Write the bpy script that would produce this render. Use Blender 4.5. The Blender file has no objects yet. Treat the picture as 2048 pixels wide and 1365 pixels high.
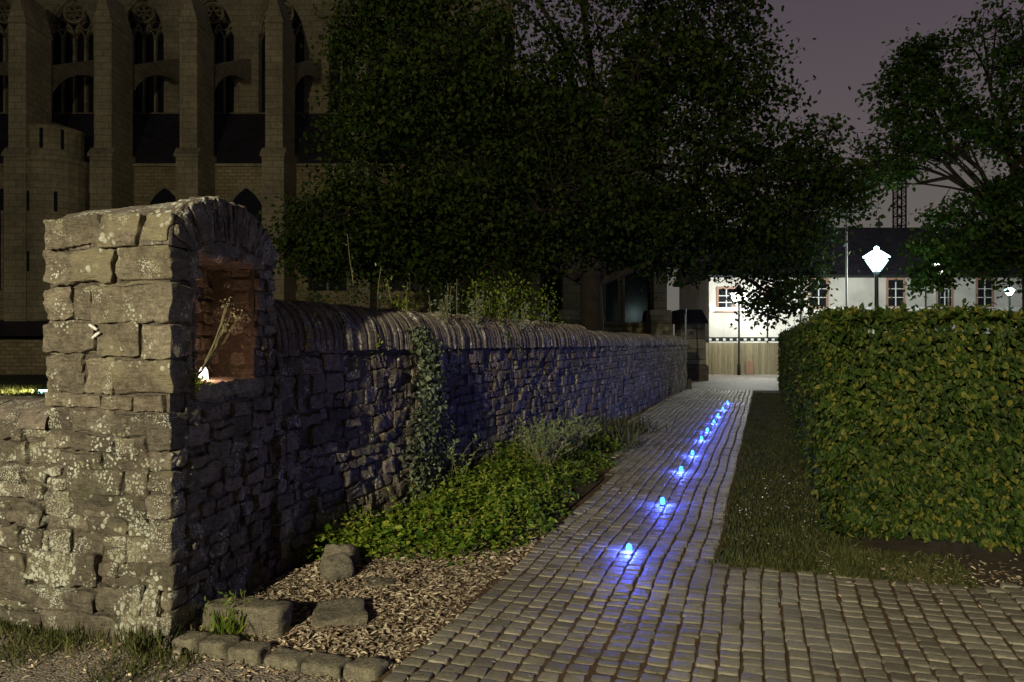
import bpy, math, random
import numpy as np
from math import radians as R
from mathutils import Vector

random.seed(7)
RNG = np.random.default_rng(11)
scene = bpy.context.scene
COL = scene.collection

# ------------------------------------------------------------------ camera
CAM_H, FPX, CX, CY = 1.7, 1500.0, 1024.0, 682.0
cam = bpy.data.cameras.new("camera")
cam.sensor_width = 36.0
cam.lens = FPX / 2048.0 * 36.0
cam.clip_start, cam.clip_end = 0.05, 1000.0
cam_o = bpy.data.objects.new("camera", cam)
cam_o.location = (0, 0, CAM_H)
cam_o.rotation_euler = (R(90), 0, 0)
COL.objects.link(cam_o)
scene.camera = cam_o

# ------------------------------------------------------------------ night sky (city glow) and moon
world = bpy.data.worlds.new("World")
scene.world = world
world.use_nodes = True
wn, wl = world.node_tree.nodes, world.node_tree.links
wn.clear()
wo = wn.new("ShaderNodeOutputWorld"); wb = wn.new("ShaderNodeBackground")
tc = wn.new("ShaderNodeTexCoord"); sx = wn.new("ShaderNodeSeparateXYZ"); cr = wn.new("ShaderNodeValToRGB")
wl.new(tc.outputs["Generated"], sx.inputs[0]); wl.new(sx.outputs["Z"], cr.inputs[0])
dp = wn.new("ShaderNodeVectorMath"); dp.operation = 'DOT_PRODUCT'; wl.new(tc.outputs["Generated"], dp.inputs[0]); dp.inputs[1].default_value = (.42, .9, 0)
mr = wn.new("ShaderNodeMapRange"); wl.new(dp.outputs["Value"], mr.inputs[0])
mr.inputs[1].default_value = -.5; mr.inputs[2].default_value = .6; mr.inputs[3].default_value = .28; mr.inputs[4].default_value = 1.0
wl.new(mr.outputs[0], wb.inputs[1])
wl.new(cr.outputs[0], wb.inputs[0]); wl.new(wb.outputs[0], wo.inputs[0])
e = cr.color_ramp.elements
e[0].position = 0.0; e[0].color = (.15, .14, .125, 1)
e[1].position = 1.0; e[1].color = (.022, .019, .026, 1)
for p_, c_ in ((.12, (.135, .122, .11, 1)), (.25, (.105, .086, .092, 1)), (.42, (.078, .061, .078, 1))):
    k = e.new(p_); k.color = c_
sun = bpy.data.lights.new("moon", 'SUN'); sun.energy = 0.02; sun.angle = R(0.5); sun.color = (.85, .9, 1)
sun_o = bpy.data.objects.new("moon", sun); sun_o.rotation_euler = (R(50), 0, R(-20)); sun_o.location = (0, -5, 40)
COL.objects.link(sun_o)
scene.view_settings.view_transform = 'Standard'
scene.view_settings.look = 'None'
scene.view_settings.gamma = 1.0
scene.view_settings.exposure = 0.0
scene.cycles.max_bounces = 4
scene.cycles.transparent_max_bounces = 8
scene.cycles.sample_clamp_indirect = 3.0

KEY_W, BLUE_W = 13500.0, 14.0

# ------------------------------------------------------------------ frames of reference
U = np.array([.3195, .9476, 0.0])      # along the path
V = np.array([.9476, -.3195, 0.0])     # across the path, to the right
UP = np.array([0, 0, 1.0])
def uv(u, v, z=0.0): return U * u + V * v + UP * z
def at(px, py, Y): return np.array([(px - CX) * Y / FPX, Y, CAM_H - (py - CY) * Y / FPX])
def gp(px, py, z=0.0):
    Y = (CAM_H - z) * FPX / (py - CY); return np.array([(px - CX) * Y / FPX, Y, z])

# ------------------------------------------------------------------ mesh builder
class MB:
    def __init__(s): s.v = []; s.f = []; s.t = []; s.n = 0
    def add(s, verts, faces, tone=1.0):
        verts = np.asarray(verts, float).reshape(-1, 3)
        s.v.append(verts)
        off = s.n
        if isinstance(faces, np.ndarray): s.f.append(faces.astype(np.int64) + off)
        else:
            d = {}
            for f in faces: d.setdefault(len(f), []).append(f)
            for k in d: s.f.append(np.asarray(d[k], np.int64) + off)
        t = np.full(len(verts), float(tone)) if np.isscalar(tone) else np.asarray(tone, float)
        s.t.append(t); s.n += len(verts)
    def box(s, O, A, B, C, tone=1.0):
        O, A, B, C = [np.asarray(q, float) for q in (O, A, B, C)]
        v = [O, O+A, O+A+B, O+B, O+C, O+A+C, O+A+B+C, O+B+C]
        s.add(v, [(0,3,2,1),(4,5,6,7),(0,1,5,4),(1,2,6,5),(2,3,7,6),(3,0,4,7)], tone)
    def cbox(s, c, w, d, h, tone=1.0):      # centred in x,y; c at base
        s.box((c[0]-w/2, c[1]-d/2, c[2]), (w,0,0), (0,d,0), (0,0,h), tone)
    def prism(s, poly, ext, tone=1.0):      # polygon (3d points) extruded by ext
        P = np.asarray(poly, float); n = len(P); E = np.asarray(ext, float)
        s.add(np.vstack([P, P + E]), [tuple(range(n))[::-1], tuple(range(n, 2*n))] +
              [(i, (i+1) % n, n + (i+1) % n, n + i) for i in range(n)], tone)
    def tube(s, pts, rad, n=6, tone=1.0, cap=True):
        P = np.asarray(pts, float); m = len(P)
        rad = np.full(m, rad) if np.isscalar(rad) else np.asarray(rad, float)
        T = np.gradient(P, axis=0); T /= np.linalg.norm(T, axis=1)[:, None] + 1e-9
        ref = np.array([0, 0, 1.0]) if abs(T[0][2]) < .9 else np.array([1.0, 0, 0])
        vs = []
        a = np.arange(n) * 2*math.pi / n
        for i in range(m):
            x = np.cross(ref, T[i]); x /= np.linalg.norm(x) + 1e-9; y = np.cross(T[i], x)
            vs.append(P[i] + rad[i] * (np.cos(a)[:, None]*x + np.sin(a)[:, None]*y))
        fs = [(i*n+j, i*n+(j+1) % n, (i+1)*n+(j+1) % n, (i+1)*n+j) for i in range(m-1) for j in range(n)]
        if cap: fs += [tuple(range(n))[::-1], tuple((m-1)*n + j for j in range(n))]
        s.add(np.vstack(vs), fs, tone)
    def lathe(s, c, prof, n=12, tone=1.0):
        a = np.arange(n) * 2*math.pi / n; vs = []
        for r, z in prof:
            vs.append(np.stack([c[0] + r*np.cos(a), c[1] + r*np.sin(a), np.full(n, c[2] + z)], 1))
        m = len(prof)
        fs = [(i*n+j, i*n+(j+1) % n, (i+1)*n+(j+1) % n, (i+1)*n+j) for i in range(m-1) for j in range(n)]
        fs += [tuple(range(n))[::-1], tuple((m-1)*n + j for j in range(n))]
        s.add(np.vstack(vs), fs, tone)
    def rock(s, O, A, B, C, r=.02, amp=.012, g=.06, tone=1.0, skip=(), maxseg=7, rng=RNG):
        """rounded, irregular block spanned by A,B,C from corner O"""
        O, A, B, C = [np.asarray(q, float) for q in (O, A, B, C)]
        L = [np.linalg.norm(q) for q in (A, B, C)]
        N = [max(2, min(maxseg, int(round(l / g)) + 1)) for l in L]
        ax = [A / L[0], B / L[1], C / L[2]]
        ph = rng.uniform(0, 6.28, (4, 3)); K = rng.normal(0, 1, (4, 3, 3)) * np.array([9, 18, 34, 60])[:, None, None]
        am = np.array([.6, .5, .42, .34]) * amp
        jit = rng.uniform(-1, 1, 6) * .06
        flip = np.dot(np.cross(A, B), C) < 0
        for fi, (i, j, k, side) in enumerate([(0,1,2,0),(0,1,2,1),(1,2,0,0),(1,2,0,1),(2,0,1,0),(2,0,1,1)]):
            if (k, side) in skip: continue
            ni, nj = N[i], N[j]
            def spaced(n, l):
                t = np.linspace(0, 1, n+1)
                q = min(.25, r*.6 / l)
                return np.concatenate([[0, q], t[1:-1]*(1-2*q)+q, [1-q, 1]])
            si, sj = spaced(ni, L[i]), spaced(nj, L[j])
            gi, gj = np.meshgrid(si, sj, indexing='ij')
            q = np.zeros(gi.shape + (3,))
            q[..., i] = gi; q[..., j] = gj; q[..., k] = side
            pl = q * np.array(L)
            rr = min(r, min(L)*.4)
            inn = np.clip(pl, rr, np.array(L) - rr)
            d = pl - inn; dn = np.linalg.norm(d, axis=-1, keepdims=True)
            pl = inn + d / np.maximum(dn, 1e-9) * np.minimum(dn, rr)
            # skewed outline
            c0 = pl[..., 0]/L[0]-.5; c1 = pl[..., 1]/L[1]-.5; c2 = pl[..., 2]/L[2]-.5
            pl = pl + np.stack([L[0]*(jit[0]*c2+jit[1]*c1*c2), L[1]*jit[2]*c2*.3, L[2]*(jit[3]*c0+jit[4]*c0*c1)], -1)
            w = pl[..., 0, None]*ax[0] + pl[..., 1, None]*ax[1] + pl[..., 2, None]*ax[2] + O
            nz = np.zeros(w.shape)
            for m in range(4):
                nz += am[m] * np.sin(w @ K[m] + ph[m])
            w = w + nz
            a_, b_ = gi.shape
            idx = np.arange(a_*b_).reshape(a_, b_)
            F = np.stack([idx[:-1, :-1], idx[1:, :-1], idx[1:, 1:], idx[:-1, 1:]], -1).reshape(-1, 4)
            if (side == 0) != flip: F = F[:, ::-1]
            s.add(w.reshape(-1, 3), F, tone)
    def leaves(s, P, D, Nn, size, width=.55, fold=.25, tone=None, ovate=True):
        """P base, D tip direction, Nn approx normal; numpy arrays"""
        D = D / (np.linalg.norm(D, axis=1)[:, None] + 1e-9)
        S = np.cross(D, Nn); S /= np.linalg.norm(S, axis=1)[:, None] + 1e-9
        W = np.cross(S, D)
        z = size[:, None]; w = width * z * .5; n = len(P)
        if ovate:
            vs = np.stack([P, P + D*z*.3 + S*w*.95 + W*w*fold, P + D*z*.68 + S*w*.7 + W*w*fold*.5,
                           P + D*z - W*z*.1, P + D*z*.68 - S*w*.7 + W*w*fold*.5, P + D*z*.3 - S*w*.95 + W*w*fold], 1)
            b = np.arange(n)[:, None] * 6
            F = np.concatenate([b + np.array([0, 1, 2, 3]), b + np.array([0, 3, 4, 5])])
            k = 6
        else:
            vs = np.stack([P, P + D*z*.45 + S*w + W*w*fold, P + D*z, P + D*z*.45 - S*w + W*w*fold], 1)
            b = np.arange(n)[:, None] * 4
            F = np.concatenate([b + np.array([0, 1, 2]), b + np.array([0, 2, 3])])
            k = 4
        if tone is None: tone = RNG.uniform(.5, 1.5, n)
        if np.isscalar(tone): tone = np.full(n, float(tone))
        s.add(vs.reshape(-1, 3), F, np.repeat(tone, k))
    def build(s, name, mat, parent=None, origin=None, smooth=False):
        L = np.zeros(3)
        if parent is not None:
            r = parent
            while r.parent: r = r.parent
            L = np.array(r.location)
        elif origin is not None: L = np.asarray(origin, float)
        V_ = np.vstack(s.v) - L
        me = bpy.data.meshes.new(name)
        me.vertices.add(len(V_)); me.vertices.foreach_set("co", V_.astype(np.float32).ravel())
        tot = np.concatenate([np.full(len(f), f.shape[1]) for f in s.f])
        loops = np.concatenate([f.ravel() for f in s.f])
        me.loops.add(len(loops)); me.loops.foreach_set("vertex_index", loops.astype(np.int32))
        me.polygons.add(len(tot))
        st = np.concatenate([[0], np.cumsum(tot)[:-1]])
        me.polygons.foreach_set("loop_start", st.astype(np.int32))
        me.polygons.foreach_set("use_smooth", np.full(len(tot), bool(smooth)))
        me.update(calc_edges=True)
        at_ = me.attributes.new("tone", 'FLOAT', 'POINT')
        at_.data.foreach_set("value", np.concatenate(s.t).astype(np.float32))
        me.materials.append(mat)
        o = bpy.data.objects.new(name, me); COL.objects.link(o)
        if parent is not None: o.parent = parent
        elif origin is not None: o.location = tuple(L)
        return o

def tag(o, label=None, cat=None, group=None, kind=None):
    if label: o["label"] = label
    if cat: o["category"] = cat
    if group: o["group"] = group
    if kind: o["kind"] = kind
    return o
def thing(name, label, cat, loc, group=None):
    o = bpy.data.objects.new(name, None); COL.objects.link(o); o.location = tuple(float(q) for q in loc)
    o.empty_display_size = .1
    return tag(o, label, cat, group)
def copy_tree(o, parent=None):
    c = o.copy(); COL.objects.link(c); c.parent = parent
    for ch in list(o.children): copy_tree(ch, c)
    return c
def unit_rand(n, rng=RNG):
    a = rng.normal(0, 1, (n, 3)); return a / np.linalg.norm(a, axis=1)[:, None]

# ------------------------------------------------------------------ materials
class NT:
    def __init__(s, name):
        s.m = bpy.data.materials.new(name); s.m.use_nodes = True
        s.n = s.m.node_tree.nodes; s.l = s.m.node_tree.links; s.n.clear()
        s.out = s.n.new("ShaderNodeOutputMaterial")
        s.co = s.n.new("ShaderNodeTexCoord").outputs["Object"]
    def noise(s, scale, detail=6, rough=.6, vec=None):
        k = s.n.new("ShaderNodeTexNoise"); k.inputs["Scale"].default_value = scale
        k.inputs["Detail"].default_value = detail; k.inputs["Roughness"].default_value = rough
        s.l.new(vec or s.co, k.inputs["Vector"]); return k.outputs["Fac"]
    def voro(s, scale, feature='F1', out="Distance", vec=None):
        k = s.n.new("ShaderNodeTexVoronoi"); k.feature = feature; k.inputs["Scale"].default_value = scale
        s.l.new(vec or s.co, k.inputs["Vector"]); return k.outputs[out]
    def ramp(s, fac, *els):
        k = s.n.new("ShaderNodeValToRGB"); s.l.new(fac, k.inputs[0]); e = k.color_ramp.elements
        while len(e) < len(els): e.new(.5)
        for q, (p, c) in zip(e, els):
            q.position = p; q.color = (c, c, c, 1) if np.isscalar(c) else tuple(c) + (1,)
        return k.outputs[0]
    def mix(s, fac, a, b, mode='MIX'):
        k = s.n.new("ShaderNodeMix"); k.data_type = 'RGBA'; k.blend_type = mode
        for i, q in ((0, fac), (6, a), (7, b)):
            if hasattr(q, "is_linked"): s.l.new(q, k.inputs[i])
            elif i == 0: k.inputs[0].default_value = q
            else: k.inputs[i].default_value = tuple(q) + (1,)
        return k.outputs[2]
    def math(s, op, a, b=0.0):
        k = s.n.new("ShaderNodeMath"); k.operation = op
        for i, q in ((0, a), (1, b)):
            if hasattr(q, "is_linked"): s.l.new(q, k.inputs[i])
            else: k.inputs[i].default_value = q
        return k.outputs[0]
    def attr(s, name="tone"):
        k = s.n.new("ShaderNodeAttribute"); k.attribute_name = name; return k.outputs["Fac"]
    def gray(s, fac):
        k = s.n.new("ShaderNodeCombineColor")
        for i in range(3): s.l.new(fac, k.inputs[i])
        return k.outputs[0]
    def scalevec(s, v):
        k = s.n.new("ShaderNodeMapping"); k.inputs["Scale"].default_value = v; s.l.new(s.co, k.inputs[0]); return k.outputs[0]
    def bump(s, h, strength=.5, dist=.01, prev=None):
        k = s.n.new("ShaderNodeBump"); k.inputs["Strength"].default_value = strength
        k.inputs["Distance"].default_value = dist; s.l.new(h, k.inputs["Height"])
        if prev: s.l.new(prev, k.inputs["Normal"])
        return k.outputs[0]
    def pbr(s, col, rough=.85, normal=None, metal=0.0, spec=.3, trans=None):
        k = s.n.new("ShaderNodeBsdfPrincipled")
        for nm, q in (("Base Color", col), ("Roughness", rough)):
            if hasattr(q, "is_linked"): s.l.new(q, k.inputs[nm])
            else: k.inputs[nm].default_value = (tuple(q) + (1,)) if nm == "Base Color" else q
        k.inputs["Metallic"].default_value = metal; k.inputs["Specular IOR Level"].default_value = spec
        if normal: s.l.new(normal, k.inputs["Normal"])
        o = k.outputs[0]
        if trans:
            t = s.n.new("ShaderNodeBsdfTranslucent")
            if hasattr(col, "is_linked"): s.l.new(col, t.inputs[0])
            else: t.inputs[0].default_value = tuple(col) + (1,)
            x = s.n.new("ShaderNodeMixShader"); x.inputs[0].default_value = trans
            s.l.new(o, x.inputs[1]); s.l.new(t.outputs[0], x.inputs[2]); o = x.outputs[0]
        s.l.new(o, s.out.inputs[0]); return s.m

def m_stone(name, a, b, lichen=0.0, green=0.0, fine=1.0, bump=.9, patch=0.0):
    t = NT(name)
    n1 = t.noise(3.5*fine, 8, .65); n2 = t.noise(22*fine, 6, .7); n3 = t.noise(90*fine, 4, .7)
    c = t.mix(t.ramp(n1, (.3, 0.), (.7, 1.)), a, b)
    c = t.mix(.55, c, t.ramp(n2, (.3, .15), (.7, 1.45)), 'MULTIPLY')
    c = t.mix(.45, c, t.ramp(n3, (.32, .1), (.68, 1.6)), 'MULTIPLY')
    lay = t.noise(14*fine, 6, .7, t.scalevec((1, 1, 5)))
    c = t.mix(.5, c, t.ramp(lay, (.32, .3), (.62, 1.2)), 'MULTIPLY')
    tn = t.attr()
    c = t.mix(1.0, c, t.gray(tn), 'MULTIPLY')
    if green:
        c = t.mix(t.math('MULTIPLY', t.ramp(t.noise(2.3, 5), (.5, 0.), (.72, 1.)), green), c, (.07, .10, .03))
    if patch:
        c = t.mix(t.math('MULTIPLY', t.ramp(t.noise(2.8, 3, .4), (.54, 0.), (.60, 1.)), patch), c, (.31, .285, .18))
    if lichen:
        for sc, th, msk in ((24, .44, 2.7), (48, .46, 3.9), (90, .45, 3.1)):
            spot = t.ramp(t.voro(sc), (th-.09, 1.), (th-.05, 0.))
            mk = t.ramp(t.noise(msk, 3, .6), (.60 - .06*lichen, 0.), (.63 - .06*lichen, 1.))
            c = t.mix(t.math('MULTIPLY', spot, mk), c, t.ramp(t.noise(9, 3), (.35, (.34, .34, .24)), (.5, (.55, .57, .48)), (.65, (.68, .72, .66))))
    h = t.math('ADD', t.math('MULTIPLY', n2, .8), t.math('ADD', t.math('MULTIPLY', lay, .9), t.math('MULTIPLY', n3, .35)))
    return t.pbr(c, .9, t.bump(h, bump, .035/fine), spec=.25)

def m_leaf(name, c1, c2, c3, trans=.25, rough=.55, spec=.3):
    t = NT(name)
    tn = t.attr()
    k = t.n.new("ShaderNodeMapRange"); k.inputs[1].default_value = .5; k.inputs[2].default_value = 1.5
    t.l.new(tn, k.inputs[0])
    c = t.ramp(k.outputs[0], (0., c1), (.55, c2), (1., c3))
    c = t.mix(.5, c, t.ramp(t.noise(1.6, 4), (.3, .45), (.7, 1.35)), 'MULTIPLY')
    return t.pbr(c, rough, spec=spec, trans=trans)

def m_plain(name, col, rough=.6, metal=0.0, var=.3, sc=6.0, bump=0.0):
    t = NT(name)
    c = t.mix(var, col, t.ramp(t.noise(sc, 6), (.25, .2), (.75, 1.3)), 'MULTIPLY')
    return t.pbr(c, rough, t.bump(t.noise(sc*6, 4), bump, .01) if bump else None, metal)

def m_glow(name, col, strength):
    t = NT(name)
    e_ = t.n.new("ShaderNodeEmission"); e_.inputs[0].default_value = tuple(col) + (1,); e_.inputs[1].default_value = strength
    tr = t.n.new("ShaderNodeBsdfTransparent"); ad = t.n.new("ShaderNodeAddShader")
    t.l.new(e_.outputs[0], ad.inputs[0]); t.l.new(tr.outputs[0], ad.inputs[1]); t.l.new(ad.outputs[0], t.out.inputs[0])
    return t.m

M = {}
M['pillar'] = m_stone('pillar_stone', (.19, .16, .12), (.35, .315, .24), lichen=.2, green=.3, patch=.5)
M['lichen'] = m_stone('lichen_stone', (.15, .13, .105), (.30, .27, .21), lichen=1.2, green=.25, patch=.3)
M['wall'] = m_stone('rubble_stone', (.20, .16, .13), (.36, .31, .26), lichen=.12, green=.5)
M['mortar'] = m_stone('mortar', (.12, .10, .08), (.21, .18, .145), green=.4, fine=1.5)
M['coping'] = m_stone('coping_stone', (.16, .13, .11), (.38, .33, .28), lichen=.5, green=.2, fine=1.3)
M['loose'] = m_stone('loose_stone', (.19, .17, .13), (.33, .30, .23), lichen=0, green=.3, fine=1.6)
M['cath'] = m_stone('cathedral_stone', (.22, .17, .12), (.38, .31, .22), fine=.35, bump=.3)
M['cath_dark'] = m_stone('dark_trim_stone', (.10, .08, .07), (.2, .16, .13), fine=.3, bump=.3)
M['bark'] = m_stone('bark', (.018, .015, .010), (.045, .036, .026), fine=1.2)
M['cobble'] = None
M['oak'] = m_leaf('tree_leaf', (.010, .022, .004), (.022, .042, .007), (.05, .06, .012), spec=.06)
M['oak2'] = m_leaf('tree_leaf_bright', (.014, .034, .006), (.03, .068, .010), (.075, .10, .02), trans=.35, spec=.1)
M['hedge'] = m_leaf('hedge_leaf', (.016, .034, .006), (.05, .09, .014), (.18, .17, .03), trans=.15, rough=.55, spec=.2)
M['bed'] = m_leaf('bed_leaf', (.03, .08, .008), (.11, .19, .014), (.32, .34, .05), trans=.2)
M['ivy'] = m_leaf('ivy_leaf', (.05, .075, .03), (.13, .17, .09), (.26, .30, .2), trans=.15, rough=.4)
M['grass'] = m_leaf('grass_blade', (.035, .05, .012), (.07, .085, .022), (.14, .13, .05), trans=.2, rough=.7)
M['stem'] = m_leaf('dry_stem', (.14, .12, .06), (.22, .2, .1), (.32, .3, .17), trans=.1)
M['chip'] = m_leaf('wood_chip', (.13, .085, .055), (.40, .32, .22), (.72, .64, .50), trans=.0, rough=.85)
M['pod'] = m_leaf('seed_pod', (.07, .14, .03), (.14, .22, .06), (.26, .34, .13), trans=.2)
M['twig'] = m_plain('hedge_twigs', (.02, .018, .012), .95)
M['slate'] = m_plain('slate_roof', (.035, .035, .045), .6, sc=1.5)
t = NT('slate_courses')
sp = t.n.new("ShaderNodeSeparateXYZ"); t.l.new(t.co, sp.inputs[0]); cb_ = t.n.new("ShaderNodeCombineXYZ"); t.l.new(sp.outputs[0], cb_.inputs[0]); t.l.new(sp.outputs[2], cb_.inputs[1])
br = t.n.new("ShaderNodeTexBrick"); t.l.new(cb_.outputs[0], br.inputs["Vector"]); br.inputs["Scale"].default_value = 1; br.inputs["Brick Width"].default_value = .3; br.inputs["Row Height"].default_value = .16
br.inputs["Mortar Size"].default_value = .012; br.inputs["Color1"].default_value = (.05, .045, .06, 1); br.inputs["Color2"].default_value = (.025, .022, .032, 1); br.inputs["Mortar"].default_value = (.01, .01, .012, 1)
M['slate'] = t.pbr(t.mix(.4, br.outputs[0], t.ramp(t.noise(.6, 5), (.3, .4), (.7, 1.3)), 'MULTIPLY'), .6, t.bump(br.outputs["Fac"], -.5, .02))
M['glass'] = m_plain('dark_glass', (.012, .013, .017), .15, var=.2)
M['iron'] = m_plain('painted_iron', (.03, .035, .035), .5, .3)
M['galv'] = m_plain('galvanised_pole', (.28, .32, .30), .5, .4)
M['plaster'] = m_plain('pale_plaster', (.62, .60, .54), .9, var=.45, sc=.6, bump=.3)
M['sandstone'] = m_plain('window_surround', (.36, .22, .16), .9, var=.3)
M['white'] = m_plain('white_paint', (.75, .75, .72), .6, var=.1)
M['redmetal'] = m_plain('red_lattice', (.10, .02, .022), .6, .2)
M['chalk'] = m_plain('white_mark', (.75, .78, .76), .9, var=.4, sc=60)

def m_ground(name, a, b, sc=4, bump=.6, peb=False):
    t = NT(name)
    c = t.mix(t.ramp(t.noise(sc, 8, .7), (.35, 0.), (.65, 1.)), a, b)
    c = t.mix(.5, c, t.ramp(t.noise(sc*14, 5, .7), (.3, .3), (.7, 1.4)), 'MULTIPLY')
    h = t.noise(sc*16, 6, .75)
    if peb:
        vc = t.voro(75, out="Color")
        c = t.mix(.6, c, t.ramp(vc, (.1, .5), (.9, 1.35)), 'MULTIPLY')
        hv = t.voro(75); h = t.math('SUBTRACT', h, t.math('MULTIPLY', hv, 1.2))
    return t.pbr(c, .95, t.bump(h, bump, .012))
M['earth'] = m_ground('dark_earth', (.045, .035, .024), (.10, .075, .05), 5)
M['lawn'] = m_ground('lawn_soil', (.03, .045, .014), (.07, .08, .03), 1.2)
M['gravel'] = m_ground('gravel', (.22, .19, .16), (.38, .34, .29), 3, .9, True)
M['joint'] = m_ground('sett_joint', (.09, .05, .03), (.15, .10, .06), 6)

t = NT('granite_sett')
n1 = t.noise(1.1, 4); n2 = t.noise(40, 5, .7); n3 = t.noise(220, 3, .7)
c = t.mix(t.ramp(n1, (.35, 0.), (.65, 1.)), (.27, .25, .195), (.40, .375, .30))
c = t.mix(.5, c, t.ramp(n2, (.3, .35), (.7, 1.3)), 'MULTIPLY')
c = t.mix(.4, c, t.ramp(n3, (.3, .3), (.7, 1.4)), 'MULTIPLY')
c = t.mix(1.0, c, t.gray(t.attr()), 'MULTIPLY')
h = t.math('ADD', n2, t.math('MULTIPLY', n3, .5))
M['cobble'] = t.pbr(c, t.ramp(n2, (.3, .38), (.7, .62)), t.bump(h, .8, .016), spec=.5)

# plaza paving and weathered boards
t = NT('plaza_setts')
br = t.n.new("ShaderNodeTexBrick"); br.inputs["Scale"].default_value = 1.0
br.inputs["Brick Width"].default_value = .16; br.inputs["Row Height"].default_value = .13; br.inputs["Mortar Size"].default_value = .012
br.inputs["Color1"].default_value = (.34, .32, .27, 1); br.inputs["Color2"].default_value = (.22, .21, .18, 1); br.inputs["Mortar"].default_value = (.05, .045, .035, 1)
mp = t.n.new("ShaderNodeMapping"); mp.inputs["Rotation"].default_value = (0, 0, R(35)); t.l.new(t.co, mp.inputs[0]); t.l.new(mp.outputs[0], br.inputs["Vector"])
M['plaza'] = t.pbr(t.mix(.5, br.outputs[0], t.ramp(t.noise(.8, 5), (.3, .5), (.7, 1.2)), 'MULTIPLY'), .7, t.bump(br.outputs["Fac"], -.5, .02))
t = NT('weathered_boards')
c = t.mix(t.ramp(t.noise(3, 6, .7, t.scalevec((8, 8, .5))), (.3, 0.), (.7, 1.)), (.20, .17, .10), (.36, .32, .21))
M['boards'] = t.pbr(t.mix(1., c, t.gray(t.attr()), 'MULTIPLY'), .85)

# coursed masonry for the cathedral, far away: joints as bump and slight tone
t = NT('ashlar')
def ashlar(name, a, b, mo, bw=.7, rh=.32):
    t = NT(name)
    sp = t.n.new("ShaderNodeSeparateXYZ"); t.l.new(t.co, sp.inputs[0])
    cb = t.n.new("ShaderNodeCombineXYZ"); t.l.new(t.math('ADD', sp.outputs[0], sp.outputs[1]), cb.inputs[0]); t.l.new(sp.outputs[2], cb.inputs[1])
    br = t.n.new("ShaderNodeTexBrick"); t.l.new(cb.outputs[0], br.inputs["Vector"])
    br.inputs["Scale"].default_value = 1; br.inputs["Brick Width"].default_value = bw; br.inputs["Row Height"].default_value = rh
    br.inputs["Mortar Size"].default_value = .025; br.inputs["Bias"].default_value = 0
    br.inputs["Color1"].default_value = a + (1,); br.inputs["Color2"].default_value = b + (1,); br.inputs["Mortar"].default_value = mo + (1,)
    c = t.mix(.6, br.outputs[0], t.ramp(t.noise(.5, 7, .65), (.3, .35), (.7, 1.3)), 'MULTIPLY')
    c = t.mix(.4, c, t.ramp(t.noise(5, 5), (.3, .4), (.7, 1.3)), 'MULTIPLY')
    return t.pbr(c, .92, t.bump(br.outputs["Fac"], -.6, .03))
M['ashlar'] = ashlar('ashlar_light', (.34, .30, .20), (.27, .235, .155), (.2, .175, .12), .8, .36)
M['rubble_far'] = ashlar('rubble_wall', (.38, .32, .19), (.26, .21, .12), (.19, .155, .095), .45, .2)
M['ashlar_big'] = ashlar('ashlar_big', (.40, .37, .30), (.26, .24, .20), (.15, .13, .11), .9, .45)

# ================================================================== GROUND
def sheet(name, poly, mat, z, lab=None, thick=.0):
    mb = MB(); P = [np.array([p[0], p[1], z]) for p in poly]
    mb.add(P, [tuple(range(len(P)))])
    return tag(mb.build(name, mat), kind='structure')
sheet('ground', [(-150, -60), (150, -60), (150, 260), (-150, 260)], M['lawn'], -.05)
gq = lambda *q: [uv(a, b)[:2] for a, b in q]
sheet('gravel_ground', gq((-12, -12), (-12, -1.84), (3.36, -1.84), (3.36, -3.6), (3.9, -12)), M['gravel'], -.02)
sheet('earth_bed', gq((3.36, -3.7), (3.36, -1.9), (27, -1.9), (27, -3.4)), M['earth'], -.012)
sheet('plaza', [(5.6, 26.6), (60, 20), (60, 60), (-60, 60), (-60, 41), (5.0, 36)], M['plaza'], -.03)
sheet('grass_verge', gq((5.85, -.34), (5.75, 2.2), (6.6, 9), (8, 9), (8, .8), (27, .8), (27, -.34)), M['lawn'], -.008)
sheet('earth_strip', gq((5.9, 1.3), (6.05, .95), (6.4, .7), (7.8, .9), (7.8, 9), (5.9, 9)), M['earth'], -.003)
sheet('paving_bed', gq((-12, -1.86), (-12, 12), (5.85, 12), (5.85, -.33), (27.2, -.33), (27.2, -2.9), (13, -2.5), (9, -1.86)), M['joint'], .005)

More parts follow.
